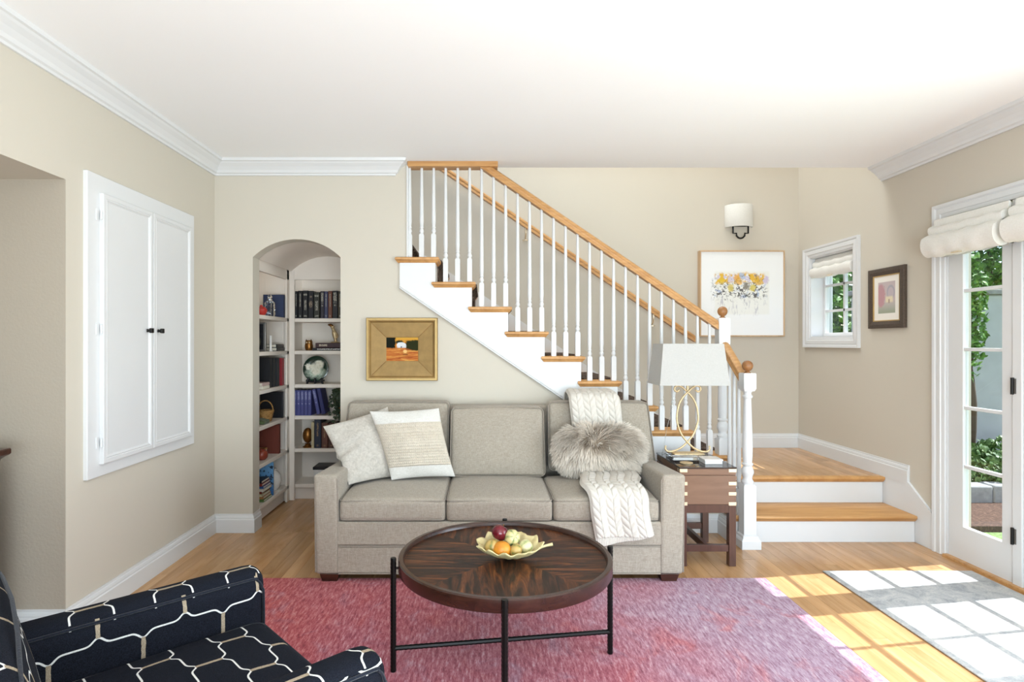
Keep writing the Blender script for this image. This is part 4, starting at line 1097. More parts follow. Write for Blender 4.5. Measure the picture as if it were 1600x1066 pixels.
# ================================================================== armchair
t = NT('navy_lattice_upholstery'); uvn = t.n('ShaderNodeUVMap'); uvn.uv_map = 'UVMap'; s_ = t.sep(uvn.outputs[0])
PER, ROW, AMP = .245, .115, .17
wob = t.math('MULTIPLY', t.math('SUBTRACT', t.noise(uvn.outputs[0], 40, 2), .5), .02)
u = t.math('ADD', t.math('DIVIDE', s_[0], PER), wob); r = t.math('DIVIDE', s_[1], ROW)
sn = t.math('SINE', t.math('MULTIPLY', u, 2*PI)); ab = t.math('ABSOLUTE', sn)
S = t.math('MULTIPLY', t.math('SIGN', sn), t.math('POWER', ab, 9))
dS = t.math('MULTIPLY', t.math('MULTIPLY', t.math('POWER', ab, 8), t.math('COSINE', t.math('MULTIPLY', u, 2*PI))), 9*2*PI*AMP*ROW/PER)
def parity(n): return t.math('SUBTRACT', 1, t.math('MULTIPLY', t.math('ABSOLUTE', t.math('MODULO', n, 2)), 2))
n_ = t.math('FLOOR', t.math('ADD', r, .5))
d = t.math('ABSOLUTE', t.math('SUBTRACT', t.math('SUBTRACT', r, n_), t.math('MULTIPLY', t.math('MULTIPLY', S, parity(n_)), AMP)))
d = t.math('DIVIDE', t.math('MULTIPLY', d, ROW), t.math('SQRT', t.math('ADD', 1, t.math('MULTIPLY', dS, dS))))
line = t.math('SUBTRACT', 1, t.math('DIVIDE', t.math('SUBTRACT', d, .0024), .0008, clamp=True))
fr = t.math('FLOOR', r); fc = t.math('SUBTRACT', r, fr); pf = parity(fr)
uf = t.math('SUBTRACT', u, t.math('FLOOR', u)); cen = t.math('SUBTRACT', .5, t.math('MULTIPLY', pf, .25))
bar = t.math('MULTIPLY', t.math('LESS_THAN', t.math('MULTIPLY', t.math('ABSOLUTE', t.math('SUBTRACT', uf, cen)), PER), .0062), t.math('LESS_THAN', t.math('ABSOLUTE', t.math('SUBTRACT', fc, .5)), .5-AMP+.01))
cn = t.noise(t.coord(scale=(500, 500, 500)), 1, 2)
col = t.ramp(cn, [(.35, '0d0f15'), (.65, '1f222c')])
col = t.mix(bar, col, t.ramp(cn, [(.35, '8a7a66'), (.65, 'b3a48e')])); col = t.mix(t.math('MULTIPLY', line, t.math('SUBTRACT', 1, bar)), col, t.ramp(cn, [(.35, 'cfcdc8'), (.65, 'ecebe8')]))
t.bump(t.math('ADD', t.math('ADD', t.math('MULTIPLY', cn, .5), line), bar), .5, .002)
MT['navy'] = t.base(col, .95, 0, .12); t.b.inputs['Sheen Weight'].default_value = .0
MT['navy_pipe'] = fabric('dark_navy_piping', '1f2330', '12141c', 250)
def boxuv(o, du=0, dv=0):
    me = o.data; ul = me.uv_layers.new(name='UVMap') if not me.uv_layers else me.uv_layers[0]
    for p in me.polygons:
        n = p.normal; a = [abs(n.x), abs(n.y), abs(n.z)]
        for li in p.loop_indices:
            v = me.vertices[me.loops[li].vertex_index].co
            if a[2] > .62: q = (v.y+du, v.x+dv)
            elif a[1] >= a[0]: q = (v.x+du, v.z+dv)
            else: q = (v.y+du, v.z+dv)
            ul.data[li].uv = q
ac_ = thing('armchair', 'navy armchair with a cream and tan lattice pattern in the left foreground', 'armchair', (-.883, 1.606, 0), math.atan2(.68, .73))
AW, AI = .475, .325
for s in (1, -1):
    def fn(x, y, z, u_, v_, w_): return (x+.012*(1-v_*v_)*(1 if u_ > .9 else 0), y, z+.018*(1-v_*v_)*max(0, w_))
    o = MB().rbox(-.40, .425, min(s*AI, s*AW), max(s*AI, s*AW), .13, .602, .045, 10, fn).build('arm', 'navy', ac_, local=True, smooth=80)
    boxuv(o, .03 if s > 0 else .10, .045 if s > 0 else -.02)
    for y in (s*AI+s*.012, s*AW-s*.012):                    # piping along the top edges and down the front
        P = [(-.38, y, .592), (.0, y, .594), (.36, y, .594), (.40, y, .585), (.418, y, .555), (.424, y, .50), (.424, y, .15)]
        MB().tube(spline(P, 40), .0045, 6).build('piping', 'navy_pipe', o, local=True, smooth=60)
def fn(x, y, z, u_, v_, w_): return (x+.01*(1-v_*v_)*max(0, u_), y, z+.03*max(0, 1-u_*u_)*max(0, 1-v_*v_)*max(0, w_))
o = MB().rbox(-.26, .405, -AI+.003, AI-.003, .30, .455, .04, 10, fn).build('seat_cushion', 'navy', ac_, local=True, smooth=80); boxuv(o, .10, .02)
MB().tube([fn(p[0], p[1], p[2], 0, 0, 0) for p in loop_top(-.25, .405, -AI+.006, AI-.006, .440, .04)], .0045, 6, True).build('piping', 'navy_pipe', o, local=True, smooth=60)
o = MB().rbox(-.38, .40, -AI+.003, AI-.003, .13, .298, .02, 6).build('seat_base', 'navy', ac_, local=True, smooth=80); boxuv(o)
def fn(x, y, z, u_, v_, w_):
    s = (z-.13)/.72
    return (x-.10*s+.045*max(0, 1-v_*v_)*max(0, 1-w_*w_)*(1 if u_ > 0 else 0), y*(1+.02*s), z+.02*(1-v_*v_)*max(0, w_))
o = MB().rbox(-.42, -.235, -AW, AW, .13, .838, .05, 10, fn).build('backrest', 'navy', ac_, local=True, smooth=80); boxuv(o, .05, .03)
MB().tube([(-.338, -.44, .815), (-.325, -.2, .838), (-.32, 0, .842), (-.325, .2, .838), (-.338, .44, .815)], .0045, 6).build('piping', 'navy_pipe', o, local=True, smooth=60)
for x in (-.34, .36):
    for y in (-.41, .41):
        R = [[(x+sx*h, y+sy*h, z) for sx, sy in ((-1,-1),(1,-1),(1,1),(-1,1))] for h, z in ((.018, RT), (.028, .135))]
        MB().rings(R).build('leg', 'espresso', ac_, local=True, bevel=.003)

# dark sideboard standing in the left alcove
sb = thing('sideboard', 'dark wood sideboard with a moulded top just showing in the left alcove', 'sideboard', (-2.45, 2.2, 0))
bx(-2.74, -2.215, 1.62, 2.66, .08, .90).build('body', 'espresso', sb, bevel=.004)
R = [[(-2.745, 1.60-k, z), (-2.21+k, 1.60-k, z), (-2.21+k, 2.665+k*.3, z), (-2.745, 2.665+k*.3, z)] for k, z in ((0, .895), (.008, .905), (.012, .918), (.03, .930), (.045, .938), (.050, .944), (.050, .962), (.046, .966))]
MB().rings(R).build('top', 'espresso', sb, smooth=40)
bx(-2.73, -2.22, 1.63, 2.65, 0, .08).build('plinth', 'espresso', sb)
for y in (1.66, 2.17): 
    d_ = bx(-2.213, -2.197, y, y+.46, .12, .86).build('door', 'espresso', sb, bevel=.004)
    MB().ball((-2.185, y+.40 if y < 2 else y+.06, .5), .014).build('knob', 'brass', d_, smooth=60)

# ================================================================== things on the nook shelves
MT['pageb'] = MT['page']
def spine_mat(name, c, mark='c9ae72', pattern=0, seed=0):
    t = NT(name); uvw = t.sep(t.coord('Generated')); u, v = uvw[0], uvw[2]
    n1 = t.noise(t.coord('Generated', scale=(9, 1, 26), loc=(seed, 0, seed*1.7)), 1, 3, .7)
    txt = t.math('GREATER_THAN', n1, .50)
    if pattern == 0: msk = t.math('ADD', boxmask(t, u, v, .3, .7, .30, .66), t.math('ADD', boxmask(t, u, v, .15, .85, .82, .89), boxmask(t, u, v, .2, .8, .07, .12)))
    elif pattern == 1: msk = t.math('ADD', discmask(t, u, v, .5, .52, .34, .12, .2), boxmask(t, u, v, .3, .7, .76, .82))
    elif pattern == 2: msk = t.math('ADD', boxmask(t, u, v, .38, .62, .42, .9), boxmask(t, u, v, .35, .65, .06, .12))
    else: msk = t.math('ADD', boxmask(t, u, v, .2, .8, .62, .94), t.math('ADD', boxmask(t, u, v, .2, .8, .56, .58), boxmask(t, u, v, .3, .7, .44, .5)))
    return t.base(t.mix(t.math('MULTIPLY', msk, txt), lin(c), lin(mark)), .5)
def book(name, x, y, z, wd, dp, ht, m, label, group=None, axis='x', lean=0, pages='page'):
    """upright book: spine towards -Y (axis x) with its foot corner at x, y, z; a cover folded round a page block"""
    rt = thing(name, label, 'book', (x, y, z), 0, group)
    c = .003 if wd > .015 else .002
    ol = [(0, dp), (0, .004), (.004, 0), (wd-.004, 0), (wd, .004), (wd, dp), (wd-c, dp), (wd-c, .008), (c, .008), (c, dp)]
    MB().prism(ol, 'z', 0, ht).build('cover', m, rt, local=True)
    bx(c, wd-c, .008, dp-.004, .004, ht-.004).build('page_block', pages, rt, local=True)
    if lean: rt.rotation_euler = (0, lean, 0)
    return rt
# top shelf, back unit: reference volumes
px_ = [(460.2, 465, .252, '14131a', 2), (465.6, 472.4, .256, '121218', 2), (473, 481, .258, '121117', 0), (481.6, 489.6, .255, '131218', 1), (490.2, 499.3, .245, '2b2a20', 0), (500.5, 506.3, .252, '2a2430', 3), (506.6, 512.2, .250, '3b3f5e', 2), (512.6, 518.8, .254, '6e4230', 2), (519.2, 527.6, .256, '14141a', 3), (528, 534, .252, '3a3222', 2)]
labs = ['black book with faint silver spine lettering, leftmost on the top shelf', 'black book with thin lettering, second from the left on the top shelf', 'black volume with bold vertical spine title, third on the top shelf', 'black volume with a tan cross-shaped ornament on its spine', 'olive-black volume with a yellow vertical title on its spine, shorter top corner', 'dark plum book just right of the gap in the top shelf row', 'slate blue book between the plum and the brown ones on the top shelf', 'reddish brown leather book on the top shelf', 'black book with large decorated white spine top near the right of the top shelf', 'dark olive book at the right end of the top shelf beside the arch']
for k, ((a, b_, h_, c, pt), lb) in enumerate(zip(px_, labs)):
    x = (a-755)*5.41/915; wd = (b_-a)*5.41/915
    book('book', x, 5.41, 1.67, wd, .17, h_, spine_mat('book_spine', c, 'b9b3a4' if pt != 1 else 'a08a72', pt, k), lb, 'books on the top shelf')
# blue set two shelves lower
MT['bluebook'] = spine_mat('blue_cloth_spine', '4a4c86', 'a3a6cc', 3, 4)
for k, lb in enumerate(('blue cloth volume of a matching set, leftmost of its row against the shelf side', 'blue cloth volume of a matching set, second of its upright row', 'blue cloth volume of a matching set, third of its upright row', 'blue cloth volume of a matching set, fourth of its upright row', 'blue cloth volume of a matching set, last upright before the leaning pair')):
    book('book', -1.752+k*.0335, 5.40, .775, .032, .17, .232, 'bluebook', lb, 'blue set')
book('book', -1.565, 5.40, .785, .032, .17, .232, 'bluebook', 'blue cloth volume leaning left, nearest the upright blue set', 'blue set', lean=-.20).location.x = -1.535
o = book('book', -1.49, 5.40, .785, .036, .17, .240, plain('dark_blue_cover', '23265e', .5), 'dark blue volume leaning on the right of the leaning pair beside the ivy', 'blue set', lean=-.20)
# lying pair under the gold figurine
def lying(name, x0, x1, y0, y1, z, th, m, label, group, open_side='x'):
    rt = thing(name, label, 'book', ((x0+x1)/2, (y0+y1)/2, z), 0, group); c = .003
    if open_side == 'y':    # spine faces -Y, pages at the back
        ol = [(y1, 0), (y0+.004, 0), (y0, .004), (y0, th-.004), (y0+.004, th), (y1, th), (y1, th-c), (y0+.008, th-c), (y0+.008, c), (y1, c)]
        MB().prism([(a, b_+z) for a, b_ in ol], 'x', x0, x1).build('cover', m, rt)
        bx(x0+.004, x1-.004, y0+.008, y1-.004, z+c, z+th-c).build('page_block', 'page', rt)
    else:                   # spine at +X, pages towards -X and -Y
        ol = [(x0, 0), (x1-.004, 0), (x1, .004), (x1, th-.004), (x1-.004, th), (x0, th), (x0, th-c), (x1-.008, th-c), (x1-.008, c), (x0, c)]
        MB().prism([(a, b_+z) for a, b_ in ol], 'y', y0, y1).build('cover', m, rt)
        bx(x0+.004, x1-.008, y0+.004, y1-.004, z+c, z+th-c).build('page_block', 'page', rt)
    return rt
def lie_mat(name, c, mark, u0, u1):
    t = NT(name); uvw = t.sep(t.coord('Generated')); u, v = uvw[0], uvw[2]
    n1 = t.noise(t.coord('Generated', scale=(36, 1, 4)), 1, 3, .7)
    return t.base(t.mix(t.math('MULTIPLY', boxmask(t, u, v, u0, u1, .3, .72), t.math('GREATER_THAN', n1, .47)), lin(c), lin(mark)), .5)
lying('book', -1.575, -1.20, 5.40, 5.60, 1.373, .026, lie_mat('black_lying_spine', '17161a', 'd8d4cc', .12, .75), 'black book with white spine lettering lying under the maroon one', 'lying books under the figurine', 'y')
lying('book', -1.55, -1.21, 5.41, 5.60, 1.400, .044, lie_mat('maroon_lying_spine', '3b1f22', 'c8b9a2', .10, .32), 'thick maroon book lying on the black one under the gold figurine', 'lying books under the figurine', 'y')
# gold figurine: rearing animal on a base
o = thing('figurine', 'small golden standing figurine on top of the lying maroon book', 'figurine', (-1.385, 5.48, 1.444))
MB().lathe([(.001, 0), (.040, 0), (.042, .004), (.036, .010), (.001, .012)], (-1.385, 5.48, 1.4445), 20).build('base', 'gold', o, smooth=50)
b = MB()
b.tube(spline([(-1.378, 5.48, 1.452), (-1.384, 5.48, 1.49), (-1.392, 5.48, 1.53), (-1.400, 5.48, 1.565), (-1.415, 5.48, 1.585)], 14), [.012, .013, .015, .018, .021, .023, .024, .024, .022, .019, .017, .015, .014, .010], 10)
b.build('body', 'gold', o, smooth=180)
MB().ball((-1.410, 5.478, 1.592), .016, sx=1.3).build('head', 'gold', o, smooth=180)
MB().tube([(-1.41, 5.478, 1.60), (-1.43, 5.478, 1.612), (-1.452, 5.478, 1.614)], [.014, .013, .006], 8).build('hat', 'bronze', o, smooth=180)
for s in (-1, 1): MB().tube(spline([(-1.40, 5.48+s*.014, 1.555), (-1.378, 5.48+s*.022, 1.54), (-1.362, 5.48+s*.012, 1.51), (-1.372, 5.475, 1.485)], 8), .006, 6).build('arm', 'gold', o, smooth=180)
# little owl
o = thing('owl_ornament', 'small dark gold owl ornament left of the lying books', 'figurine', (-1.625, 5.46, 1.373))
MB().lathe([(.001, 0), (.028, .001), (.036, .02), (.038, .045), (.033, .066), (.034, .078), (.028, .094), (.001, .098)], (-1.625, 5.46, 1.373), 20, 1, .85).build('body', 'bronze', o, smooth=60)
for s in (-1, 1):
    MB().lathe([(.010, 0), (.006, .012), (.0005, .022)], (-1.625+s*.022, 5.455, 1.458), 10).build('ear', 'bronze', o, smooth=60)
    MB().ball((-1.625+s*.013, 5.429, 1.448), .009, sy=.5).build('eye', 'gold', o, smooth=60)
# plate on its stand
o = thing('decorative_plate', 'dark green plate painted with white roses on a black stand', 'plate', (-1.555, 5.46, 1.065))
t = NT('rose_painted_plate'); g_ = t.sep(t.coord('Generated')); u, v = g_[0], g_[2]
nz = t.noise(t.coord('Generated'), 5, 4, .7, .8); nz2 = t.noise(t.coord('Generated', loc=(3, 2, 1)), 9, 4, .7, 1)
col = t.ramp(nz, [(.3, '15231a'), (.6, '20382a')])
uj = t.math('ADD', u, t.math('MULTIPLY', t.math('SUBTRACT', nz2, .5), .2)); vj = t.math('ADD', v, t.math('MULTIPLY', t.math('SUBTRACT', nz, .5), .25))
col = t.mix(discmask(t, uj, vj, .5, .34, .34, .20, .35), col, t.ramp(nz2, [(.35, '7d9c84'), (.6, 'd5dccb')]))
for cu, cv, r_ in ((.20, .58, .11), (.62, .66, .17), (.40, .56, .13), (.50, .42, .18)):
    col = t.mix(discmask(t, uj, vj, cu, cv, r_, r_*.95, .25), col, t.ramp(nz2, [(.3, 'b3aa86'), (.5, 'e8e3cf'), (.75, 'f2efe2')]))
MT['plate'] = t.base(col, .15)
pr = [(.001, 0), (.06, .0005), (.085, -.006), (.118, -.012), (.120, -.010), (.086, -.002), (.06, .006), (.001, .006)]
b = MB(); tl = .16
R = []
for r_, d_ in pr: R.append([(-1.555+r_*math.cos(2*PI*j/48), 5.45+d_+.12*math.sin(tl)*0+(r_*math.sin(2*PI*j/48))*math.sin(tl), 1.205+r_*math.sin(2*PI*j/48)*math.cos(tl)) for j in range(48)])
b.rings(R).build('plate_dish', 'plate', o, smooth=60)
for x0 in (-.075, 0, .075):
    MB().tube(spline([(-1.555+x0*.75, 5.415, 1.115), (-1.555+x0*.95, 5.405, 1.092), (-1.555+x0*.9, 5.412, 1.078), (-1.555+x0*1.05, 5.41, 1.069)], 8), [.011, .011, .010, .009, .010, .011, .010, .006], 8).build('stand_foot', 'black', o, smooth=60)
MB().tube([(-1.64, 5.43, 1.098), (-1.60, 5.42, 1.085), (-1.555, 5.418, 1.082), (-1.51, 5.42, 1.085), (-1.47, 5.43, 1.098)], .009, 8).build('stand_rail', 'black', o, smooth=60)
# egg and books, lower shelf
o = thing('bronze_egg', 'bronze egg ornament on a small foot left of the cream book', 'figurine', (-1.632, 5.45, .474))
MB().lathe([(.001, 0), (.045, 0), (.047, .008), (.030, .016), (.022, .028), (.028, .036), (.001, .038)], (-1.632, 5.45, .474), 20).build('foot', 'bronze', o, smooth=50)
MB().ball((-1.632, 5.45, .584), .047, 20, 14, sz=1.5).build('egg', 'bronze', o, smooth=180)
for a, wd, h_, c, lb in ((-1.586, .025, .238, 'bfae8a', 'thin tan upright book between the bronze egg and the navy book'), (-1.558, .062, .262, '1d2436', 'thick navy upright book on the lower shelf behind the pillow tip'), (-1.492, .058, .232, '5c3427', 'brown leather book right of the navy one on the lower shelf'), (-1.430, .058, .228, '4a2a21', 'dark brown leather book third from the navy one, partly behind the grey pillow')):
    book('book', a, 5.40, .474, wd, .18, h_, spine_mat('book_spine', c, '9c7d55' if c != 'bfae8a' else 'a89a76', 2, a), lb, 'books on the lower shelf')
o = thing('storage_box', 'white box with a dark lid on the bottom shelf behind the sofa arm', 'box', (-1.45, 5.53, .147))
bx(-1.575, -1.33, 5.44, 5.63, .148, .265).build('body', 'bwhite', o, bevel=.003); bx(-1.582, -1.323, 5.433, 5.637, .265, .292).build('lid', 'black', o, bevel=.003)
# ivy trailing on the blue-book shelf
iv = thing('trailing_ivy', 'dark green trailing ivy plant at the right of the blue books', 'plant', (-1.36, 5.47, .775))
MB().lathe([(.001, 0), (.045, 0), (.058, .09), (.060, .10), (.052, .10), (.046, .085), (.001, .085)], (-1.33, 5.50, .775), 20).build('pot', 'bronze', iv, smooth=40)
t = NT('ivy_leaf'); oi = t.noise(t.coord(), 40, 2); MT['ivy'] = t.base(t.ramp(oi, [(.3, '1f2a18'), (.6, '34432a'), (.8, '5a6842')]), .5)
b = MB(); ri = random.Random(3); bst = MB()
def leafmesh(b, p, n, up, s):
    n = n.normalized(); sd = n.cross(up)
    if sd.length < 1e-4: sd = n.orthogonal()
    sd.normalize(); f_ = sd.cross(n).normalized()
    P = [(-.1, -.45), (.35, -.35), (.5, 0), (.25, .2), (.0, .75), (-.28, .2), (-.5, 0), (-.4, -.35)]
    k = len(b.v); b.v.append(tuple(p+n*s*.12)); b.v += [tuple(p+sd*a*s+f_*c*s) for a, c in P]
    b.f += [(k, k+1+i, k+1+(i+1) % 8) for i in range(8)]
for q in range(16):
    e = (-1.33+ri.uniform(-.11, .1), 5.385+ri.uniform(-.02, .06), .775+ri.uniform(-.10, .20)); m_ = (-1.33+ri.uniform(-.08, .06), 5.44, .90+ri.uniform(-.02, .12))
    if q > 11: e = (-1.33+ri.uniform(-.06, .06), 5.43, .98+ri.uniform(0, .06))
    if e[2] < .80: e = (e[0], 5.355, e[2])
    P = spline([(-1.33, 5.50, .86), m_, e], 12); bst.tube(P, .002, 5)
    for p in P[3:]:
        for _ in range(2):
            leafmesh(b, p+Vector((ri.gauss(0, .014), ri.gauss(0, .010)-.008, ri.gauss(0, .014))), Vector((ri.gauss(0, .5), -1, ri.gauss(.3, .5))), Vector((ri.gauss(0, .5), 0, -1)), ri.uniform(.022, .036))
b.build('foliage', 'ivy', iv)['kind'] = 'stuff'; bst.build('vines', 'ivy', iv)['kind'] = 'stuff'
# ---- left unit
o = thing('red_bowl', 'red lacquered dish at the left edge of the top left shelf', 'bowl', (-1.838, 4.85, 1.67))
MT['red'] = plain('red_lacquer', 'b8332c', .35); MB().lathe([(.001, 0), (.026, 0), (.044, .025), (.048, .052), (.03, .072), (.012, .076), (.010, .088), (.001, .09)], (-1.838, 4.85, 1.67), 24).build('dish', 'red', o, smooth=50)
o = thing('glass_decanter', 'cut glass decanter with a stopper in front of the blue book', 'decanter', (-1.822, 5.0, 1.67))
MB().lathe([(.001, 0), (.044, 0), (.046, .01), (.048, .03), (.044, .05), (.049, .07), (.044, .09), (.048, .11), (.030, .13), (.020, .135), (.022, .15), (.018, .152), (.001, .152)], (-1.822, 5.0, 1.671), 12).build('body', 'crystal', o, smooth=20)
MB().ball((-1.822, 5.0, 1.84), .020, 10, 6).build('stopper', 'crystal', o, smooth=20)
def upright_x(name, x0, x1, y0, y1, z, h_, m, label, group):   # board-like book facing the camera
    rt = thing(name, label, 'book', ((x0+x1)/2, (y0+y1)/2, z), 0, group); c = .003
    ol = [(x1, y0), (x0, y0), (x0, y0+c), (x1-.01, y0+c), (x1-.01, y1-c), (x0, y1-c), (x0, y1), (x1, y1)]
    MB().prism(ol, 'z', z, z+h_).build('cover', m, rt); bx(x0+.004, x1-.01, y0+c, y1-c, z+.003, z+h_-.003).build('page_block', 'page', rt); return rt
upright_x('book', -1.965, -1.783, 5.23, 5.27, 1.671, .205, plain('navy_cloth', '263457', .6), 'dark blue book standing face-on behind the cut glass decanter', None)
o = thing('photo_frame', 'dark photograph in a silver frame on the second left shelf', 'photo frame', (-1.96, 4.90, 1.373))
bx(-2.0, -1.795, 4.83, 4.858, 1.374, 1.615).build('frame', 'steel', o, bevel=.004)
t = NT('dark_photograph'); g_ = t.sep(t.coord('Generated')); nz = t.noise(t.coord('Generated'), 6, 3)
col = t.mix(discmask(t, g_[0], g_[2], .66, .3, .16, .22, .4), t.ramp(nz, [(.3, '0f1013'), (.7, '23242a')]), lin('8f8868')); MT['photo'] = t.base(col, .3)
bx(-1.985, -1.812, 4.827, 4.83, 1.39, 1.60).build('photograph', 'photo', o)
o = thing('candle', 'slim white candle standing left of the two lying black books', 'candle', (-1.885, 5.03, 1.373))
MB().lathe([(.001, 0), (.016, 0), (.016, .008), (.010, .012), (.0105, .13), (.008, .133), (.001, .133)], (-1.815, 5.0, 1.374), 16).build('wax', 'bwhite', o, smooth=40)
MB().tube([(-1.815, 5.0, 1.506), (-1.815, 5.001, 1.515)], .0012, 5).build('wick', 'black', o)
lying('book', -1.97, -1.793, 5.10, 5.29, 1.374, .030, 'black', 'black book lying lower of two on the second left shelf, pages to the front', 'lying black books', 'x')
lying('book', -1.965, -1.80, 5.11, 5.29, 1.405, .028, 'black', 'black book lying upper of two on the second left shelf beside the candle', 'lying black books', 'x')
for k, (y0, c, lb) in enumerate(((4.94, '121318', 'large black binder standing nearest on the third left shelf'), (5.01, '15161c', 'large black binder standing in the middle of the third left shelf'), (5.10, '26282d', 'charcoal binder standing before the red one on the third left shelf'), (5.215, '9c2730', 'bright red book standing on the third left shelf'), (5.275, 'd8d4cc', 'white book standing last on the third left shelf beside the shelf side'))):
    upright_x('book', -2.02, -1.80+(k*.003), y0, y0+.055, 1.066, .255-.004*k, plain('binder_cover', c, .5), lb, 'books on the third left shelf')
for k in range(2): lying('book', -1.96, -1.787, 4.75, 4.90, 1.066+k*.027, .026, 'cream' if k == 0 else plain('pinkish_cover', 'c7aaa2', .6), ('cream paperback lying lowest in front of the black binders', 'pinkish paperback lying on the cream one in front of the black binders')[k], 'small lying paperbacks', 'x')
# basket
o = thing('wicker_basket', 'small tan wicker basket with a hoop handle on the fourth left shelf', 'basket', (-1.856, 4.99, .775))
t = NT('wicker'); w1 = t.noise(t.coord(scale=(60, 60, 220)), 1, 3); t.bump(w1, .8, .004); MT['wicker'] = t.base(t.ramp(w1, [(.3, '7d5529'), (.7, 'c09455')]), .7)
b = MB(); 
for i in range(9): 
    z = .783+i*.0105; r_ = .045+.022*i/8
    b.tube([(-1.856+r_*math.cos(2*PI*j/28)*(1+.02*(-1)**(j+i)), 4.99+r_*math.sin(2*PI*j/28)*(1+.02*(-1)**(j+i)), z) for j in range(28)], .0062, 6, True)
b.build('woven_wall', 'wicker', o, smooth=60)['kind'] = 'stuff'
MB().lathe([(.001, 0), (.044, 0), (.044, .006), (.001, .006)], (-1.856, 4.99, .776), 20).build('base', 'wicker', o)
MB().tube([(-1.856+.066*math.cos(PI*i/14), 4.99, .865+.088*math.sin(PI*i/14)) for i in range(15)], .0055, 6).build('handle', 'wicker', o, smooth=60)
o = thing('green_pouch', 'folded green cloth pouch in front of the wicker basket', 'pouch', (-1.86, 4.85, .775))
MT['green'] = fabric('green_pouch_cloth', '6d7650', '3d4a30', 160)
MB().rbox(-1.95, -1.79, 4.78, 4.92, .776, .812, .014, 6, lambda x, y, z, u, v, w_: (x, y, z+.006*math.sin(x*60)*max(0, w_))).build('pouch', 'green', o, smooth=80)
o = thing('black_tray', 'large black board standing upright behind the wicker basket', 'tray', (-1.9, 5.17, .775))
bx(-1.99, -1.785, 5.22, 5.245, .776, 1.01).build('board', 'black', o, bevel=.004); bx(-1.98, -1.795, 5.216, 5.22, .79, .995).build('face', 'black', o)
upright_x('book', -2.0, -1.79, 5.13, 5.17, .475, .255, plain('russet_cloth', '6e3021', .7), 'large russet brown album standing on the fifth left shelf', None)
o = thing('small_box', 'small tan box in front of the russet album', 'box', (-1.92, 4.84, .474))
bx(-1.96, -1.86, 4.98, 5.04, .475, .53).build('body', 'cream', o, bevel=.003); bx(-1.962, -1.858, 4.978, 5.042, .53, .545).build('lid', 'wicker', o, bevel=.003)
o = thing('round_tin', 'round red-brown jar at the front of the fifth left shelf', 'jar', (-1.84, 4.86, .474))
MT['rust'] = plain('rust_red_glaze', '8c3c28', .35); MB().lathe([(.001, 0), (.03, 0), (.048, .02), (.052, .045), (.045, .07), (.03, .08), (.001, .082)], (-1.84, 4.86, .475), 24).build('jar_body', 'rust', o, smooth=50)
MB().lathe([(.001, 0), (.028, 0), (.028, .006), (.006, .010), (.006, .018), (.001, .02)], (-1.84, 4.86, .556), 20).build('lid', 'rust', o, smooth=50)
t = NT('blue_magazine_cover'); nz = t.noise(t.coord('Generated', scale=(6, 1, 10)), 1, 3, .6); g_ = t.sep(t.coord('Generated'))
col = t.mix(t.math('GREATER_THAN', nz, .57), t.ramp(g_[2], [(.1, '3f6ea8'), (.9, '7db4e0')]), lin('2f3f52')); MT['mag'] = t.base(col, .3)
o = thing('magazine', 'blue magazine standing behind the pile on the bottom left shelf', 'magazine', (-1.9, 4.90, .147))
bx(-1.99, -1.785, 4.98, 4.992, .148, .43).build('front_cover', 'mag', o); bx(-1.988, -1.787, 4.992, 5.002, .150, .428).build('page_block', 'page', o)
cols = ['4d6b34', 'b07a4a', 'c8b98f', '7c3428', 'c9c2b2', '3f5f94', '8d3a30', '2b2a2e']
nm = ['green magazine at the very bottom of the pile on the bottom left shelf', 'tan magazine second from the bottom of the pile', 'cream paperback third from the bottom of the magazine pile', 'brown-red book fourth in the magazine pile', 'grey-white magazine fifth in the pile', 'blue book sixth in the magazine pile', 'red book seventh in the magazine pile under the black one', 'black book on top of the magazine pile']
for k in range(8):
    lying('magazine', -2.0+.004*(k % 3), -1.785-.007*(k % 4), 4.76+.01*(k % 2), 4.95, .1478+k*.0212, .0205, plain('magazine_cover', cols[k], .45), nm[k], 'pile on the bottom left shelf', 'y')['category'] = 'magazine' if k in (0, 1, 4) else 'book'
o = thing('white_vase', 'round white vase at the far end of the bottom left shelf', 'vase', (-1.86, 5.15, .147))
MB().lathe([(.001, 0), (.035, 0), (.055, .03), (.068, .08), (.062, .13), (.035, .165), (.024, .175), (.028, .188), (.022, .188), (.018, .176), (.001, .17)], (-1.852, 5.17, .148), 24).build('vase', 'bwhite', o, smooth=50)
# ================================================================== the garden behind the glass
MT['stucco'] = plain('grey_stucco', 'c2c4c4', .9, var=.06, nscale=6, bump=.4, bscale=120)
MT['housestucco'] = plain('pale_house_stucco', 'e3e6ea', .9, var=.03, nscale=6)
t = NT('lawn'); n1 = t.noise(t.coord(scale=(60, 60, 60)), 1, 4); MT['lawn'] = t.base(t.ramp(n1, [(.3, '4f6a35'), (.7, '93ab6a')]), .95)
t = NT('mulch'); n1 = t.noise(t.coord(scale=(45, 45, 45)), 1, 5, .7); t.bump(n1, .8, .02); MT['mulch'] = t.base(t.ramp(n1, [(.3, '3a281f'), (.6, '6b5040'), (.75, 'a08672')]), .95)
MT['stone'] = plain('grey_edging_stone', '9b9a98', .85, var=.15, nscale=18, bump=.5, bscale=60)
struct(bx(XR+.17, 14, -3, 14, -.25, -.14).build('ground', 'lawn'))
gw = bx(4.55, 12, 7.0, 7.25, -.14, 2.02).build('garden_wall', 'stucco', bevel=.02); tag(gw, 'pale grey stucco garden wall outside the glazed door', 'wall')
cp = bx(4.5, 12, 6.96, 7.29, 2.02, 2.08).build('wall_coping', 'stone', gw, bevel=.01)
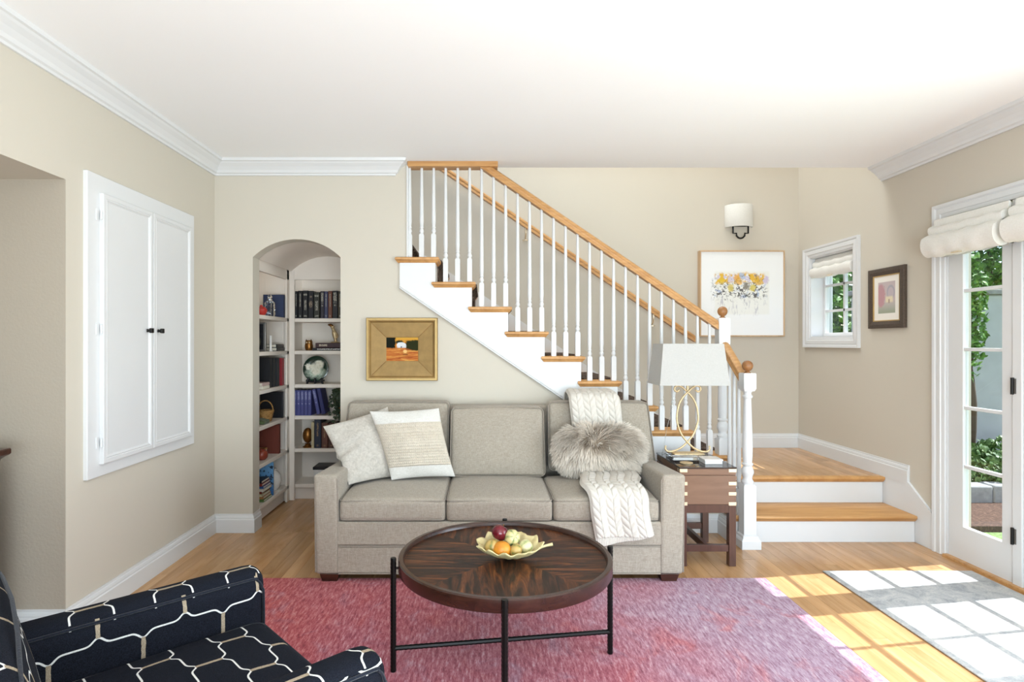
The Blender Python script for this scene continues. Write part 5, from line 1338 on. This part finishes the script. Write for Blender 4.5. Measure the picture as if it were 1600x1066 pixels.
mb_ = bx(3.6, 12, 4.9, 6.99, -.14, -.09).build('mulch_bed', 'mulch'); tag(mb_, 'brown mulch bed outside along the garden wall', 'mulch'); mb_['kind'] = 'stuff'
ed = thing('stone_edging', 'low grey stone edging of the raised garden bed', 'edging', (6.5, 5.7, -.14))
for i in range(18):
    x = 4.0+i*.30
    bx(x+.004, x+.296, 5.62+rnd.uniform(-.01, .01), 5.80, -.12, .07+rnd.uniform(-.01, .01)).build('stone', 'stone', ed, bevel=.015)
MT['leafmat'] = None
def leafm(name, a, b_, c):
    t = NT(name); n1 = t.noise(t.coord(), 9, 4, .7); n2 = t.n('ShaderNodeNewGeometry')
    m = t.base(t.ramp(n1, [(.3, a), (.52, b_), (.72, c)]), .5)
    t.b.inputs['Transmission Weight'].default_value = 0
    return m
MT['leaf1'] = leafm('tree_leaf', '2f5a22', '5a8a34', '9cc25a'); MT['leaf2'] = leafm('shrub_leaf', '33502a', '56753c', '8fa868'); MT['bark'] = wood('bark', '6b5a48', '43362b', (12, 12, 2), .9)
def plant(name, label, c, rad, n, size, m, trunk, seed):
    t_ = thing(name, label, 'tree' if trunk else 'shrub', (c[0], c[1], -.14))
    rg = random.Random(seed); b = MB()
    for _ in range(n):
        while True:
            q = Vector((rg.uniform(-1, 1), rg.uniform(-1, 1), rg.uniform(-1, 1)))
            if .35 < q.length < 1: break
        k = 1+.35*mnoise.noise(q*2.2+Vector((seed, 0, 0)))
        p = Vector((c[0]+q.x*rad[0]*k, c[1]+q.y*rad[1]*k, c[2]+q.z*rad[2]*k))
        leafmesh(b, p, Vector((rg.gauss(0, 1), rg.gauss(-.3, 1), rg.gauss(.6, .8))), Vector((rg.gauss(0, 1), rg.gauss(0, 1), -.4)), size*rg.uniform(.7, 1.3))
    b.build('foliage', m, t_)['kind'] = 'stuff'
    h = c[2]-(-.14)
    if trunk:
        MB().tube(spline([(c[0], c[1], -.14), (c[0]+.05, c[1], h*.4), (c[0]-.03, c[1]+.03, h*.8), (c[0], c[1], h)], 10), .045, 10).build('trunk', 'bark', t_, smooth=60)
    for k in range(4):
        a = k*1.6+seed; MB().tube([(c[0]+.02*math.cos(a), c[1]+.02*math.sin(a), -.14 if not trunk else h*.55), (c[0]+rad[0]*.6*math.cos(a), c[1]+rad[1]*.6*math.sin(a), c[2]+rad[2]*.2)], [.016, .006], 6).build('branch', 'bark', t_)
    return t_
plant('climbing_tree', 'bright green slender tree at the left of the garden wall behind the door glass', (5.46, 6.6, 1.75), (.15, .2, .75), 900, .06, 'leaf1', True, 1)
plant('garden_tree', 'leafy green tree rising beyond the garden wall, right part of the door glass', (8.0, 9.2, 3.0), (1.5, 1.1, 1.25), 4200, .10, 'leaf1', True, 2)
plant('garden_tree', 'green tree seen through the small window, standing beyond the garden wall end', (4.55, 8.0, 2.0), (.36, .6, 1.3), 1500, .09, 'leaf1', True, 3)
plant('garden_tree', 'darker green tree at the back, seen through the small window right panes', (5.4, 9.2, 2.3), (.6, .7, 1.5), 1500, .11, 'leaf2', True, 6)
plant('garden_shrub', 'low grey-green shrub in the raised bed behind the stone edging', (5.65, 6.3, .15), (.55, .33, .26), 1300, .06, 'leaf2', False, 4)
plant('garden_shrub', 'small shrub spilling over the stone edging outside the door', (5.15, 5.9, .10), (.25, .2, .2), 450, .05, 'leaf2', False, 5)
hc = bx(3.98, 4.12, 6.9, 7.04, -.14, 3.2).build('house_corner', 'housestucco', bevel=.01); tag(hc, 'pale stucco corner pillar seen through the small window', 'pillar')
bx(3.95, 4.15, 6.87, 7.07, -.14, .1).build('pillar_base', 'housestucco', hc, bevel=.01)
